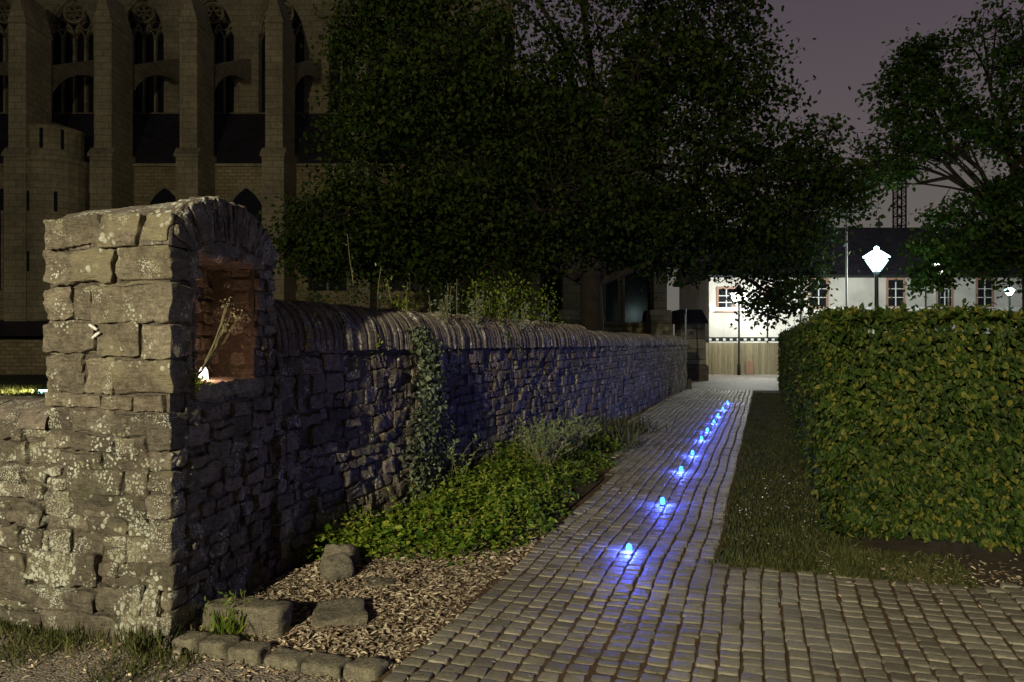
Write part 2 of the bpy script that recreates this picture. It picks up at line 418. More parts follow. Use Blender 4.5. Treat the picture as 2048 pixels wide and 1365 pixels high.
# setts as real stones
def setts():
    mb = MB(); rng = np.random.default_rng(3)
    vv = -2.75
    col = 0
    while vv < 6.2:
        w = .118 + rng.uniform(-.006, .008)
        u_ = .9 + rng.uniform(0, .1)
        ph = rng.uniform(0, 6.28)
        umax = 27 if vv + w < -.30 else (5.83 if vv < 1.5 else 5.95)
        while u_ < umax:
            l = rng.uniform(.085, .125)
            uc, vc = u_ + l/2, vv + w/2
            left = -1.85 if uc < 9 else -1.85 - (uc-9)*.16
            if vv < max(left, -2.75) + rng.uniform(-.03, .03) or (uc < 2.2 and vv > 3): u_ += l; continue
            P = uv(uc, vc)
            px = CX + FPX * P[0] / P[1]
            if P[1] < 2.4 or px > 2300: u_ += l; continue
            jx, jy = rng.uniform(-.004, .004, 2)
            gap = .007 + rng.uniform(0, .006)
            hw, hl = w/2 - gap*.58, l/2 - gap*.32
            bowv = .010 * math.sin(uc*2.1 + vv*1.3) 
            z = .012 + rng.uniform(-.003, .004) + .006*math.sin(uc*1.7+vc*2.3) + .003*math.sin(vc*5.1-uc)
            tx, ty = rng.normal(0, .02, 2)
            near = P[1] < 11
            q = .018 if near else .012
            ring = []
            def pt(a, b, zz): return P + V*(a + jx + bowv) + U*(b + jy) + UP*(zz + z + a*tx + b*ty)
            k = rng.uniform(.86, 1.06, 8)
            crn = [(-1, -1), (1, -1), (1, 1), (-1, 1)]
            oct_ = []
            for i, (a, b) in enumerate(crn):
                oct_.append((a*hw*k[i], b*hl*(.9+.1*k[i])))
            vs = []
            if near:
                def ringpts(s_, zz):
                    out = []
                    for i, (a, b) in enumerate(oct_):
                        n = oct_[(i+1) % 4]; p = oct_[i-1]
                        r_ = .24
                        out.append(pt((a + (p[0]-a)*r_*.5)*s_, (b + (p[1]-b)*r_*.5)*s_, zz))
                        out.append(pt((a + (n[0]-a)*r_*.5)*s_, (b + (n[1]-b)*r_*.5)*s_, zz))
                    return out
                vs = ringpts(1.0, -.03) + ringpts(1.0, -.001) + ringpts(.96, .0035) + ringpts(.86, .0055) + ringpts(.45, .0065) + [pt(0, 0, .007)]
                fs = []
                for rr in range(4):
                    for i in range(8): fs.append((rr*8+i, rr*8+(i+1) % 8, rr*8+8+(i+1) % 8, rr*8+8+i))
                for i in range(8): fs.append((32+i, 32+(i+1) % 8, 40))
            else:
                vs = [pt(a, b, -.03) for a, b in oct_] + [pt(a, b, 0) for a, b in oct_] + [pt(a*.82, b*.82, .008) for a, b in oct_]
                fs = [(r0+i, r0+(i+1) % 4, r0+4+(i+1) % 4, r0+4+i) for r0 in (0, 4) for i in range(4)] + [(8, 9, 10, 11)]
            mb.add(vs, fs, rng.choice([rng.uniform(.75, 1.15), rng.uniform(.6, .85), rng.uniform(1.1, 1.25)], p=[.75, .15, .10]))
            u_ += l
        vv += w
    return tag(mb.build('cobbled_path', M['cobble'], smooth=True), kind='structure')
setts()

# kerb setts between the gravel and the bed
kerb_labels = ["pale kerb stone touching the foot of the tall wall pier", "second kerb stone from the wall pier, a squarish one", "third kerb stone from the wall pier, in front of the wide block",
               "kerb stone in the middle of the row beside the wood chips", "second kerb stone from the cobbled end of the row", "last kerb stone of the row, next to the cobbles"]
v0 = -3.12
for i, lb in enumerate(kerb_labels):
    w = [.17, .19, .21, .24, .24, .2][i]
    mb = MB(); rr = np.random.default_rng(50+i)
    O = uv(3.33, v0, -.08)
    mb.rock(O, V*w*.95, U*.15, UP*(.125+rr.uniform(-.01, .015)), r=.022, amp=.006, g=.03, tone=rr.uniform(.95, 1.25), maxseg=9, rng=rr)
    tag(mb.build('kerb_stone', M['loose'], origin=uv(3.4, v0+w/2, 0), smooth=True), lb, 'kerb stone', 'kerb stones edging the wood chip bed')
    v0 += w + .008

# ================================================================== PILLAR AND WALLS
C0 = np.array([-1.91, 4.19, 0.0])
Fd = np.array([-.9476, .3195, 0.0])             # along front face, to the left
Sd = np.array([.122, .9925, 0.0])               # along side face, away
def pw(a, s, z): return C0 + Fd*a + Sd*s + UP*z
def front_a(px):                                 # a on front face for a pixel column
    k = (px - CX)/FPX
    return (k*C0[1] - C0[0]) / (Fd[0] - k*Fd[1])
def front_z(a, py): return CAM_H - (py - CY) * (C0[1] + Fd[1]*a) / FPX
PA, PS = .90, 1.31
NS0, NS1, NZ0, NZ1, ND = .27, 1.02, 1.44, 2.22, .36

wp = thing('stone_pier', 'tall lichen-spotted stone pier with rounded top and a lit niche in its side', 'pier', pw(.45, .6, 0))
core = MB(); i_ = .006
def cb(a0, a1, s0, s1, z0, z1, tone=1.0): core.box(pw(a0, s0, z0), Fd*(a1-a0), Sd*(s1-s0), UP*(z1-z0), tone)
cb(i_, PA-i_, i_, PS-i_, -.1, NZ0-.01)
cb(i_, ND, i_, NS0, NZ0-.01, NZ1+.01); cb(i_, ND, NS1, PS-i_, NZ0-.01, NZ1+.01)
cb(ND, PA-i_, i_, PS-i_, NZ0-.01, NZ1+.01); cb(i_, PA-i_, i_, PS-i_, NZ1+.01, 2.30)
core.build('mortar', M['mortar'], wp)

fr = MB(); rg = np.random.default_rng(5)
rows = [  # px0, py0, px1, py1, tone   (front face, from the photograph)
 (97, 436, 204, 492, .8), (207, 430, 283, 494, .95), (290, 425, 332, 482, 1.25),
 (97, 502, 234, 566, .9), (238, 496, 332, 562, 1.0),
 (97, 578, 152, 636, 1.15), (155, 574, 186, 640, .9), (189, 570, 332, 644, 1.0),
 (97, 648, 198, 702, .85), (202, 646, 284, 712, .85), (289, 650, 332, 714, 1.25),
 (97, 708, 172, 782, .8), (176, 716, 230, 786, 1.2), (234, 718, 332, 788, .95)]
for x0, y0, x1, y1, tn in rows:
    a0, a1 = front_a(x1), front_a(x0)
    corner = x1 >= 332
    if corner: a0 = -.02
    am = (a0+a1)/2
    z0, z1 = front_z(am, y1), front_z(am, y0)
    dep = rg.uniform(.0, .03)
    if corner:
        sl = rg.uniform(.2, .26)
        fr.rock(pw(a0, -.02-dep*.4, z0), Fd*(a1-a0), Sd*(sl), UP*(z1-z0), r=.009, amp=.011, g=.019, tone=tn, maxseg=22, rng=rg)
    else:
        fr.rock(pw(a0, -.02-dep, z0), Fd*(a1-a0), Sd*.14, UP*(z1-z0), r=.009, amp=.012, g=.019, tone=tn, maxseg=22, rng=rg)
# flat levelling pieces in between (mortar-set slivers)
for x0, y0, x1, y1 in ((97, 494, 200, 501), (205, 564, 330, 571), (97, 638, 330, 646), (97, 703, 200, 708), (97, 786, 205, 812), (210, 792, 268, 820), (272, 792, 332, 822)):
    a0, a1 = front_a(x1), front_a(x0); z0, z1 = front_z((a0+a1)/2, y1), front_z((a0+a1)/2, y0)
    fr.rock(pw(a0, -.008 - (.02 if y0 > 780 else 0), z0), Fd*(a1-a0), Sd*.1, UP*(z1-z0), r=.012, amp=.008, g=.03, tone=1.1, maxseg=12, rng=rg)
fr.build('dressed_stones', M['pillar'], wp)

lo = MB(); rg = np.random.default_rng(8)
def courses(z0, z1, hmin, hmax, rng):
    out = []; z = z0
    while z < z1 - .03:
        h = rng.uniform(hmin, hmax)
        if z1 - (z + h) < hmin*.7: h = z1 - z
        out.append((z, z+h)); z += h
    return out
def face_stones(mb, P, A, Nout, a0, a1, z0, z1, rng, hmm=(.08, .16), wmm=(.14, .36), dep=.1, proud=(.0, .03), g=.05, amp=.011, r=.012, hole=None, tones=(.6, 1.25), skew=0.0):
    """rubble facing: P origin, A direction along the face, Nout outward normal"""
    for (c0, c1) in courses(z0, z1, hmm[0], hmm[1], rng):
        x = a0 - rng.uniform(0, wmm[0]*.5)
        while x < a1:
            w = rng.uniform(*wmm)
            if rng.random() < .2: w *= .5
            xs, xe = max(x, a0), min(x + w, a1)
            if xe - xs > .04:
                subs = [(c0, c1)]
                if (c1-c0) > .12 and rng.random() < .25:
                    m_ = c0 + (c1-c0)*rng.uniform(.4, .6); subs = [(c0, m_), (m_, c1)]
                for q0, q1 in subs:
                    if hole and xe > hole[0] and xs < hole[1] and q1 > hole[2]+.02 and q0 < hole[3]-.02:
                        segs = [(xs, min(xe, hole[0])), (max(xs, hole[1]), xe)]
                    else: segs = [(xs, xe)]
                    for e0, e1 in segs:
                        if e1 - e0 < .035: continue
                        pr = rng.uniform(*proud); j = .006
                        zz = rng.normal(0, .005)
                        mb.rock(P + A*(e0+j) + Nout*pr + UP*(q0+j+zz), A*(e1-e0-2*j), -Nout*dep, UP*(q1-q0-2*j), r=r, amp=amp, g=g,
                                tone=rng.uniform(*tones), skip=((1, 1),), rng=rng)
            x += w
# lower front: pier foot plus the low wall beside it
face_stones(lo, pw(0, 0, 0), Fd, -np.cross(UP, Fd)*-1 if False else np.array([-.3195, -.9476, 0]), .14, PA+.02, .34, 1.30, rg, (.07, .15), (.13, .34), .1, (.0, .03), .024, .012)
for (c0, c1) in courses(-.04, 1.30, .09, .17, rg):         # corner quoins of the foot
    l1, l2 = (.15, .26) if rg.random() < .5 else (.15, .16)
    lo.rock(pw(-.02, -.02, c0+.005), Fd*.165, Sd*l2, UP*(c1-c0-.01), r=.014, amp=.010, g=.03, tone=rg.uniform(.75, 1.2), maxseg=9, rng=rg)
# big foot stones seen in the photograph
for x0, y0, x1, y1, tn in ((205, 1168, 288, 1222, .85), (292, 1172, 322, 1225, 1.0), (0, 1215, 90, 1262, .8), (95, 1222, 245, 1272, .95), (250, 1228, 322, 1288, 1.15), (0, 1170, 200, 1210, .9), (0, 1098, 60, 1165, 1.0), (65, 1100, 200, 1165, .75)):
    a0, a1 = front_a(x1), front_a(x0); z0, z1 = front_z((a0+a1)/2, y1), front_z((a0+a1)/2, y0)
    lo.rock(pw(a0, -.055, z0), Fd*(a1-a0), Sd*.16, UP*(z1-z0), r=.012, amp=.012, g=.024, tone=tn, maxseg=12, rng=rg)
lo.build('rubble_facing', M['lichen'], wp)

# side face of the pier
sd = MB(); rg = np.random.default_rng(15)
NX = np.array([.9925, -.122, 0])
face_stones(sd, pw(0, 0, 0), Sd, NX, .15, PS, -.05, 2.28, rg, (.06, .14), (.12, .30), .1, (.0, .03), .027, .012, hole=(NS0, NS1, NZ0, NZ1))
# far end face of the pier above the wall
face_stones(sd, pw(0, PS, 0), Fd, Sd, .0, PA, 1.6, 2.28, rg, (.08, .14), (.15, .3), .1, (.0, .02), .06)
# left flank of the pier above the low wall
face_stones(sd, pw(PA, 0, 0), Sd, Fd, .0, PS, 1.2, 2.28, rg, (.09, .15), (.15, .3), .1, (.0, .02), .06)
# plinth-like thickening beyond the pier
sd.build('side_facing', M['wall'], wp)
# niche
nb = MB(); rg = np.random.default_rng(17)
face_stones(nb, pw(ND, 0, 0), Sd, NX, NS0-.02, NS1+.02, NZ0, NZ1, rg, (.07, .12), (.12, .26), .06, (-.01, .03), .03, .012, tones=(1.0, 1.5))
face_stones(nb, pw(0.03, NS1, 0), Fd, -Sd, .0, ND, NZ0, NZ1, rg, (.09, .14), (.14, .22), .05, (-.02, .015), .03, .01, tones=(.9, 1.3))
face_stones(nb, pw(0.03, NS0, 0), Fd, Sd, .0, ND, NZ0, NZ1, rg, (.09, .14), (.14, .22), .05, (-.02, .01), .03, .01, tones=(.9, 1.3))
nb.rock(pw(-.03, NS0-.06, NZ0-.09), Fd*(ND+.05), Sd*(NS1-NS0+.1), UP*.10, r=.02, amp=.008, g=.04, tone=1.3, maxseg=14, rng=rg)
nb.rock(pw(-.02, NS0-.1, NZ1-.01), Fd*(ND+.05), Sd*(NS1-NS0+.22), UP*.10, r=.03, amp=.015, g=.04, tone=.8, maxseg=14, rng=rg)
nb.build('niche', M['pillar'], wp)

def barrel(mb, P, Aax, Bx, L, W, zb, rise, rng, slab=(.05, .11), over=.03, n=14, amp=.012, tones=(.82, 1.15), far=False, endz=0.0, Wtail=None):
    """half-round coping of stones on edge. Aax axis direction, Bx across (from face inward), L length, W width"""
    x = 0
    while x < L:
        w = rng.uniform(*slab)
        x1 = min(L, x + w)
        tn = rng.uniform(*tones); dr = rng.normal(0, amp)
        zb_ = zb + endz * x / L
        rows_ = []
        m = n if not far else 9
        for k, xx in enumerate((x+.001, x+.008, x1-.008, x1-.001)):
            rr = 1.0 if k in (1, 2) else .975
            for i in range(m+1):
                th = math.pi * i/m
                b = W/2 - math.cos(th) * (W/2 + over + dr) * rr
                z = zb_ - .03 + (math.sin(th)+1e-9)**.8 * (rise + dr) * rr + .006*math.sin(xx*31 + th*5) + (.004*math.sin(th*17 + xx*90))
                rows_.append(P + Aax*xx + Bx*b + UP*z)
        m1 = m+1
        fs = [(k*m1+i, k*m1+i+1, (k+1)*m1+i+1, (k+1)*m1+i) for k in range(3) for i in range(m)]
        fs += [tuple(range(m1)), tuple(range(3*m1, 4*m1))[::-1]]
        mb.add(rows_, fs, tn)
        x = x1
cp = MB(); rg = np.random.default_rng(21)
# across-the-end slabs: thin leaves of slate standing on edge, plus long top stones
barrel(cp, pw(PA+.03, 0, 0), -Fd, Sd, PA+.05, PS, 2.27, .345, rg, slab=(.22, .4), over=.025, n=20, amp=.008)
for i in range(26):                                      # radial thin stones showing on the arched end
    th = math.pi * (.06 + .88*i/25 + rg.uniform(-.008, .008))
    cs = PS/2 - math.cos(th)*(PS/2-.0); 
    s0 = PS/2 - math.cos(th)*.44; z0 = 2.24 + math.sin(th)*.08
    s1 = PS/2 - math.cos(th)*(PS/2+.0); z1 = 2.27 + math.sin(th)*.33
    d = pw(0, s1, z1) - pw(0, s0, z0); ln = np.linalg.norm(d)
    if ln < .05: continue
    side = np.cross(NX, d/ln)
    cp.rock(pw(-.035, s0, z0) - side*.028, d, side*.058, NX*-.12, r=.012, amp=.01, g=.04, tone=rg.uniform(.6, 1.15), rng=rg)
cp.build('coping', M['coping'], wp, smooth=False)
# white arrow-like strokes on the front
mk = MB()
for (x0, y0, x1, y1) in ((191, 650, 206, 660), (197, 676, 211, 665)):
    a0, a1 = front_a(x0), front_a(x1)
    p0 = pw(a0, -.052, front_z(a0, y0)); p1 = pw(a1, -.052, front_z(a1, y1))
    mk.tube([p0, (p0+p1)/2 + UP*.001, p1], [.007, .009, .007], 6)
mk.build('painted_mark', M['chalk'], wp)

# low wall going left from the pier
lw = thing('low_stone_wall', 'low lichen-covered rubble wall running left from the tall pier', 'wall', pw(2.4, .3, 0))
rg = np.random.default_rng(23)
mb = MB(); mb.box(pw(PA+.01, .03, -.1), Fd*3.2, Sd*.62, UP*1.33); mb.build('mortar', M['mortar'], lw)
mb = MB(); NF = np.array([-.3195, -.9476, 0])
face_stones(mb, pw(0, 0, 0), Fd, NF, PA+.03, PA+2.2, -.05, 1.22, rg, (.09, .17), (.16, .42), .1, (-.01, .03), .04, .013)
mb.build('rubble_facing', M['lichen'], lw)
mb = MB(); barrel(mb, pw(PA+.02, 0.0, 0), Fd, Sd, 3.1, .66, 1.20, .17, rg, slab=(.16, .34), over=.02, n=12)
mb.build('coping', M['coping'], lw, smooth=True)

# long garden wall
W0 = np.array([-1.765, 5.47, 0]); Wd = np.array([.3557, .9346, 0]); Wn = np.array([.9346, -.3557, 0]); WL = 21.9
gw = thing('garden_wall', 'long rubble garden wall with rounded coping running along the cobbled path', 'wall', W0 + Wd*10)
mb = MB(); mb.box(W0 - Wn*.012 - Wd*.1, Wd*(WL+.05), -Wn*.55, UP*1.66); mb.box(W0 - Wn*.02 + UP*-.1, Wd*WL, -Wn*.5, UP*.1)
mb.build('mortar', M['mortar'], gw)
mb = MB(); rg = np.random.default_rng(31)
for a0, a1, g, hm, wm in ((0, 3, .035, (.08, .17), (.12, .32)), (3, 7, .05, (.08, .17), (.12, .32)), (7, 13, .12, (.09, .18), (.12, .34)), (13, WL, .2, (.1, .19), (.14, .36))):
    face_stones(mb, W0, Wd, Wn, a0, a1, -.05, 1.66, rg, hm, wm, .1, (-.005, .035), g, .013 if g < .1 else .008)
face_stones(mb, W0 + Wd*WL, -Wn, Wd, 0, .55, -.05, 1.66, rg, (.1, .2), (.15, .3), .08, (0, .02), .1, .01)
# thicker foot just past the pier
face_stones(mb, pw(-.05, 0, 0), Sd, NX, PS-.02, PS+.42, -.05, 1.0, rg, (.1, .17), (.14, .3), .3, (.0, .03), .05, .012)
mb.build('rubble_facing', M['wall'], gw)
mb = MB()
barrel(mb, W0 + Wd*.05, Wd, -Wn, 9, .55, 1.655, .40, rg, slab=(.03, .075), over=.04, n=12, amp=.009, endz=-.03)
barrel(mb, W0 + Wd*9.05, Wd, -Wn, WL-9.0, .55, 1.635, .29, rg, slab=(.06, .14), over=.04, n=10, amp=.012, far=True, endz=-.03)
mb.build('coping', M['coping'], gw)
# thin metal post at the end of the wall with its stone foot
ep = thing('metal_post', 'thin pale metal post standing at the far end of the garden wall', 'post', at(1371, 778, 26.3)*np.array([1, 1, 0]))
P = np.array(ep.location); mb = MB(); mb.tube([P, P+UP*1.45, P+UP*2.85], .028, 8); mb.build('pole', M['galv'], ep)
mb = MB(); rg = np.random.default_rng(2); mb.rock(P + np.array([.03, -.1, -.02]), (.17, 0, 0), (0, .2, 0), (0, 0, .38), r=.03, amp=.008, tone=.5, rng=rg); mb.build('stone_foot', M['loose'], ep, smooth=True)

# ================================================================== LOOSE STONES
def loose(label, px0, px1, py, h, depth, rot=0, tilt=0, tone=1.0, seed=1, r=.025, taper=0):
    mb = MB(); rr = np.random.default_rng(seed)
    Pc = gp((px0+px1)/2, py); w = (px1-px0)*Pc[1]/FPX
    a = R(rot); A = np.array([math.cos(a), math.sin(a), 0]); B = np.array([-math.sin(a), math.cos(a), 0]); Cc = UP*1.0
    if tilt:
        Cc = np.array([B[0]*math.sin(R(tilt)), B[1]*math.sin(R(tilt)), math.cos(R(tilt))])
        B = np.array([B[0]*math.cos(R(tilt)), B[1]*math.cos(R(tilt)), -math.sin(R(tilt))])
    O = Pc - A*w/2 - UP*.04 + (UP*depth*math.sin(R(tilt)) if tilt > 0 else 0)
    mb.rock(O, A*w, B*depth, Cc*(h+.04), r=r, amp=.009, g=.03, tone=tone, maxseg=12, rng=rr)
    return tag(mb.build('loose_stone', M['loose'], origin=Pc, smooth=True), label, 'stone')
loose("wide squared stone block lying against the foot of the pier, weeds in front", 392, 570, 1272, .17, .16, -14, 0, .95, 61, .03)
loose("flat slab lying by itself in the middle of the wood chips", 628, 734, 1256, .06, .34, 16, 0, 1.0, 62, .02)
loose("rounded wedge of stone leaning up in front of the bramble leaves", 652, 716, 1166, .13, .15, 34, 40, 1.0, 63, .055)
loose("pinkish broken block behind the leaning wedge of stone", 636, 700, 1140, .12, .2, -12, 22, .95, 64, .04)
loose("small flat stone half buried beside the brambles", 726, 790, 1176, .03, .16, 5, 0, .85, 65, .03)
loose("small white pebble stone at the foot of the pier corner, left one", 316, 336, 1305, .035, .05, 5, 0, 1.9, 66, .02)
loose("small bluish white pebble stone at the foot of the pier corner, right one", 338, 358, 1314, .03, .05, -20, 0, 1.7, 67, .02)

# ================================================================== WOOD CHIPS, LEAF LITTER, GRASS
def scatter_chips(name, label, n, region, seed, smin=.02, smax=.06, cat='wood chips', mat='chip'):
    rng = np.random.default_rng(seed); mb = MB()
    P = region(rng, n)
    a = rng.uniform(0, 2*math.pi, len(P)); til = rng.normal(0, .25, len(P))
    D = np.stack([np.cos(a), np.sin(a), til], 1)
    Nn = np.array([0, 0, 1.0]) + rng.normal(0, .35, (len(P), 3))
    P[:, 2] += rng.uniform(.003, .02, len(P))
    mb.leaves(P, D, Nn, rng.uniform(smin, smax, len(P)), width=.32, fold=.1, tone=rng.uniform(.5, 1.5, len(P)), ovate=True)
    return tag(mb.build(name, M[mat]), label, cat, kind='stuff')
def bed_region(rng, n):
    u_ = 3.46 + rng.random(n)**1.2 * 3.2; vmax = -1.80 + rng.normal(0, .05, n)
    vmin = -3.35 + (u_-3.4)*.05
    v_ = vmin + rng.random(n) * (vmax - vmin)
    return U*u_[:, None] + V*v_[:, None]
scatter_chips('wood_chips', 'pale wood chip mulch spread between the wall and the cobbles', 17000, bed_region, 71, .018, .055)
def gravel_region(rng, n):
    u_ = 3.30 - rng.random(n)**2.2*1.2; v_ = -3.9 + rng.random(n)*2.3
    return U*u_[:, None] + V*v_[:, None] - UP*.018
scatter_chips('stray_chips', 'stray wood chips scattered on the gravel below the kerb stones', 1500, gravel_region, 72, .015, .045)
def litter_region(rng, n):
    u_ = 6.1 + rng.normal(0, .28, n); v_ = rng.uniform(.4, 5, n)
    return U*u_[:, None] + V*v_[:, None]
scatter_chips('leaf_litter', 'fallen brown leaves in the strip in front of the hedge', 2600, litter_region, 73, .02, .05, 'leaf litter')
def cob_region(rng, n):
    u_ = rng.uniform(2.2, 12, n); v_ = -1.8 + rng.exponential(.35, n)
    return U*u_[:, None] + V*v_[:, None] + UP*.008
scatter_chips('stray_leaves', 'bits of chip and leaf lying on the cobbles', 420, cob_region, 74, .015, .04, 'leaf litter')

def blades(name, label, P, hmin, hmax, seed, mat='grass', w=.12, lean=.5, kind='stuff', cat='grass', origin=None, parent=None, tone=None):
    rng = np.random.default_rng(seed); mb = MB(); n = len(P)
    D = np.array([0, 0, 1.0]) + rng.normal(0, lean, (n, 3)); D[:, 2] = np.abs(D[:, 2])
    mb.leaves(P, D, unit_rand(n, rng), rng.uniform(hmin, hmax, n), width=w, fold=.2, tone=rng.uniform(.5, 1.5, n) if tone is None else tone, ovate=False)
    o = mb.build(name, M[mat], parent=parent, origin=origin)
    return o if parent else tag(o, label, cat, kind=kind)
rng = np.random.default_rng(81)
n = 30000; u_ = 5.85 + rng.random(n)**1.7*20; v_ = -.36 + rng.random(n)*1.1 + rng.normal(0, .03, n)
P1 = U*u_[:, None] + V*v_[:, None]
n = 5000; u_ = 5.85 + rng.random(n)*.8 ; v_ = .5 + rng.random(n)**1.5*.9
P2 = U*u_[:, None] + V*v_[:, None]
blades('verge_grass', 'short grass strip between the cobbled path and the hedge', np.vstack([P1, P2]) - UP*.01, .02, .075, 82, w=.16, lean=.6)
n = 3600; u_ = 3.28 - rng.random(n)**2*.4; v_ = -4.6 + rng.random(n)*1.75
msk = (np.sin(v_*4.1) + np.sin(v_*9.7+1) + rng.normal(0, .6, n)) > -.1
Pg = (U*u_[:, None] + V*v_[:, None])[msk] - UP*.02
blades('wall_foot_grass', 'thin grass growing in the gravel along the foot of the low wall', Pg, .02, .08, 83, w=.12)
rg0 = np.random.default_rng(88); n = 150; u_ = rg0.normal(8.3, 1.3, n); v_ = rg0.uniform(-.28, .45, n); k = u_ > 6
P3 = (U*u_[:, None] + V*v_[:, None])[k] + UP*.045; mbf = MB()
mbf.leaves(P3, rg0.normal(0, 1, P3.shape)*np.array([1, 1, .2]), UP + rg0.normal(0, .3, P3.shape), rg0.uniform(.009, .02, len(P3)), width=.9, tone=1.4)
tag(mbf.build('clover_flowers', M['chalk']), 'tiny white clover flowers dotted over the grass strip', 'flowers', kind='stuff')
# weeds along the paving joints on the right
n = 2600; u_ = rng.uniform(3.2, 5.8, n); v_ = -1.85 + .1212*np.round(rng.uniform(0, 48, n)) + rng.normal(0, .006, n)
k = rng.random(n) < np.clip((v_-.8)/3.5, 0.03, 1)
blades('joint_weeds', 'sparse moss and weeds growing in the paving joints', (U*u_[:, None] + V*v_[:, None])[k], .012, .03, 84, w=.3, lean=1.0, cat='weeds')
# far lawn blades behind the low wall, lit by the floodlight
n = 9000; Yl = rng.uniform(17, 27, n); Xl = (rng.uniform(-30, 140, n)-CX)*Yl/FPX
blades('far_lawn_grass', 'rough lawn grass behind the low wall, lit yellow along the ground', np.stack([Xl, Yl, np.full(n, -.05)], 1), .06, .26, 85, w=.12, lean=.35)

def tuft(name, label, base, n, h0, h1, seed, spread=.08, mat='grass', leafy=0, cat='plant', lean=.35):
    rng = np.random.default_rng(seed); root = thing(name, label, cat, base)
    P = np.asarray(base) + rng.normal(0, spread, (n, 3))*np.array([1, 1, 0])
    mb = MB()
    D = np.array([0, 0, 1.0]) + rng.normal(0, lean, (n, 3)); D[:, 2] = np.abs(D[:, 2])
    mb.leaves(P, D, unit_rand(n, rng), rng.uniform(h0, h1, n), width=.07, fold=.2, tone=rng.uniform(.6, 1.5, n), ovate=False)
    mb.build('blades', M[mat], root)
    if leafy:
        mb = MB(); st = MB()
        for i in range(leafy):
            D0 = np.array([rng.normal(0, .35), rng.normal(0, .35), 1.0]); D0 /= np.linalg.norm(D0); L = rng.uniform(h1*.8, h1*1.5)
            p0 = np.asarray(base) + rng.normal(0, spread*.7, 3)*np.array([1, 1, 0])
            st.tube([p0, p0 + D0*L*.5, p0 + D0*L + np.array([rng.normal(0, .03), 0, 0])], [.003, .002, .001], 4)
            m = 14; tt = rng.uniform(.15, 1, m)[:, None]
            mb.leaves(p0 + D0*L*tt, unit_rand(m, rng) + UP*.3, unit_rand(m, rng), rng.uniform(.02, .045, m), width=.35, tone=rng.uniform(.7, 1.5, m))
        st.build('stems', M['stem'], root); mb.build('leaves', M['bed'], root)
    return root
tuft('weed', 'leafy weed with upright stalks in front of the wide stone block', gp(468, 1266), 260, .05, .2, 91, .07, 'bed', 12)
tuft('grass_tuft', 'grass tuft at the foot of the pier corner', gp(288, 1300), 240, .05, .17, 92, .07)
tuft('grass_tuft', 'low spreading grass tuft in the gravel beneath the low wall', gp(165, 1282), 320, .04, .12, 93, .14)

# ================================================================== PLANT BED
def leaf_mass(mb, P, rng, size=(.04, .09), w=.7, droop=-.2, up=1.0):
    n = len(P); a = rng.uniform(0, 2*math.pi, n)
    D = np.stack([np.cos(a), np.sin(a), rng.normal(droop, .3, n)], 1)
    Nn = np.array([0, 0, up]) + rng.normal(0, .45, (n, 3))
    mb.leaves(P, D, Nn, rng.uniform(*size, n), width=w, fold=.3, tone=np.clip(rng.normal(1, .27, n), .5, 1.5))
rng = np.random.default_rng(101)
mb = MB(); pts = []
blobs = []   # (px, py ground, radius, height)
for px, py, r_, h in ((640, 1110, .22, .22), (700, 1095, .26, .26), (770, 1095, .30, .27), (850, 1100, .30, .28), (930, 1105, .28, .26), (985, 1085, .26, .28), (1035, 1062, .26, .30), (1075, 1035, .25, .28),
                      (1090, 1000, .25, .30), (820, 1045, .35, .28), (910, 1050, .36, .34), (1000, 1020, .36, .34), (900, 1000, .4, .42), (980, 970, .45, .5), (1050, 985, .4, .4), (740, 1065, .3, .22),
                      (620, 1085, .2, .22), (1120, 960, .35, .3), (1050, 950, .5, .36), (1000, 945, .45, .4), (1160, 930, .4, .3), (1190, 905, .4, .3)):
    c = gp(px, py); h *= rng.uniform(.6, 1.15); n = int(900 * r_*r_ / .09 * (1 if c[1] < 8 else .7) * rng.uniform(.45, 1.1))
    q = unit_rand(n, rng); q[:, 2] = np.abs(q[:, 2])
    rad = rng.uniform(.75, 1.08, n)[:, None]
    q = q * rad * np.array([r_*1.25, r_*1.25, h*.85])
    pts.append(c + q)
leaf_mass(mb, np.vstack(pts), rng, (.022, .055), .62)
big = np.vstack(pts); big = big[rng.random(len(big)) < .12] + UP*.03
leaf_mass(mb, big, rng, (.055, .095), .7)
for p in big[rng.random(len(big)) < .14]:
    L = rng.uniform(.08, .30); dr = np.array([rng.normal(0, .35), rng.normal(0, .35), 1.0])*L; m = 9; tt = rng.uniform(.1, 1, m)[:, None]
    mb.leaves(p + dr*tt, rng.normal(0, 1, (m, 3)) + UP*.2, UP + rng.normal(0, .5, (m, 3)), rng.uniform(.02, .05, m), width=.45, tone=rng.uniform(.9, 1.5, m))
tag(mb.build('bramble_bed', M['bed']), 'low green bramble and weed cover filling the bed beside the wall', 'ground cover', kind='stuff')
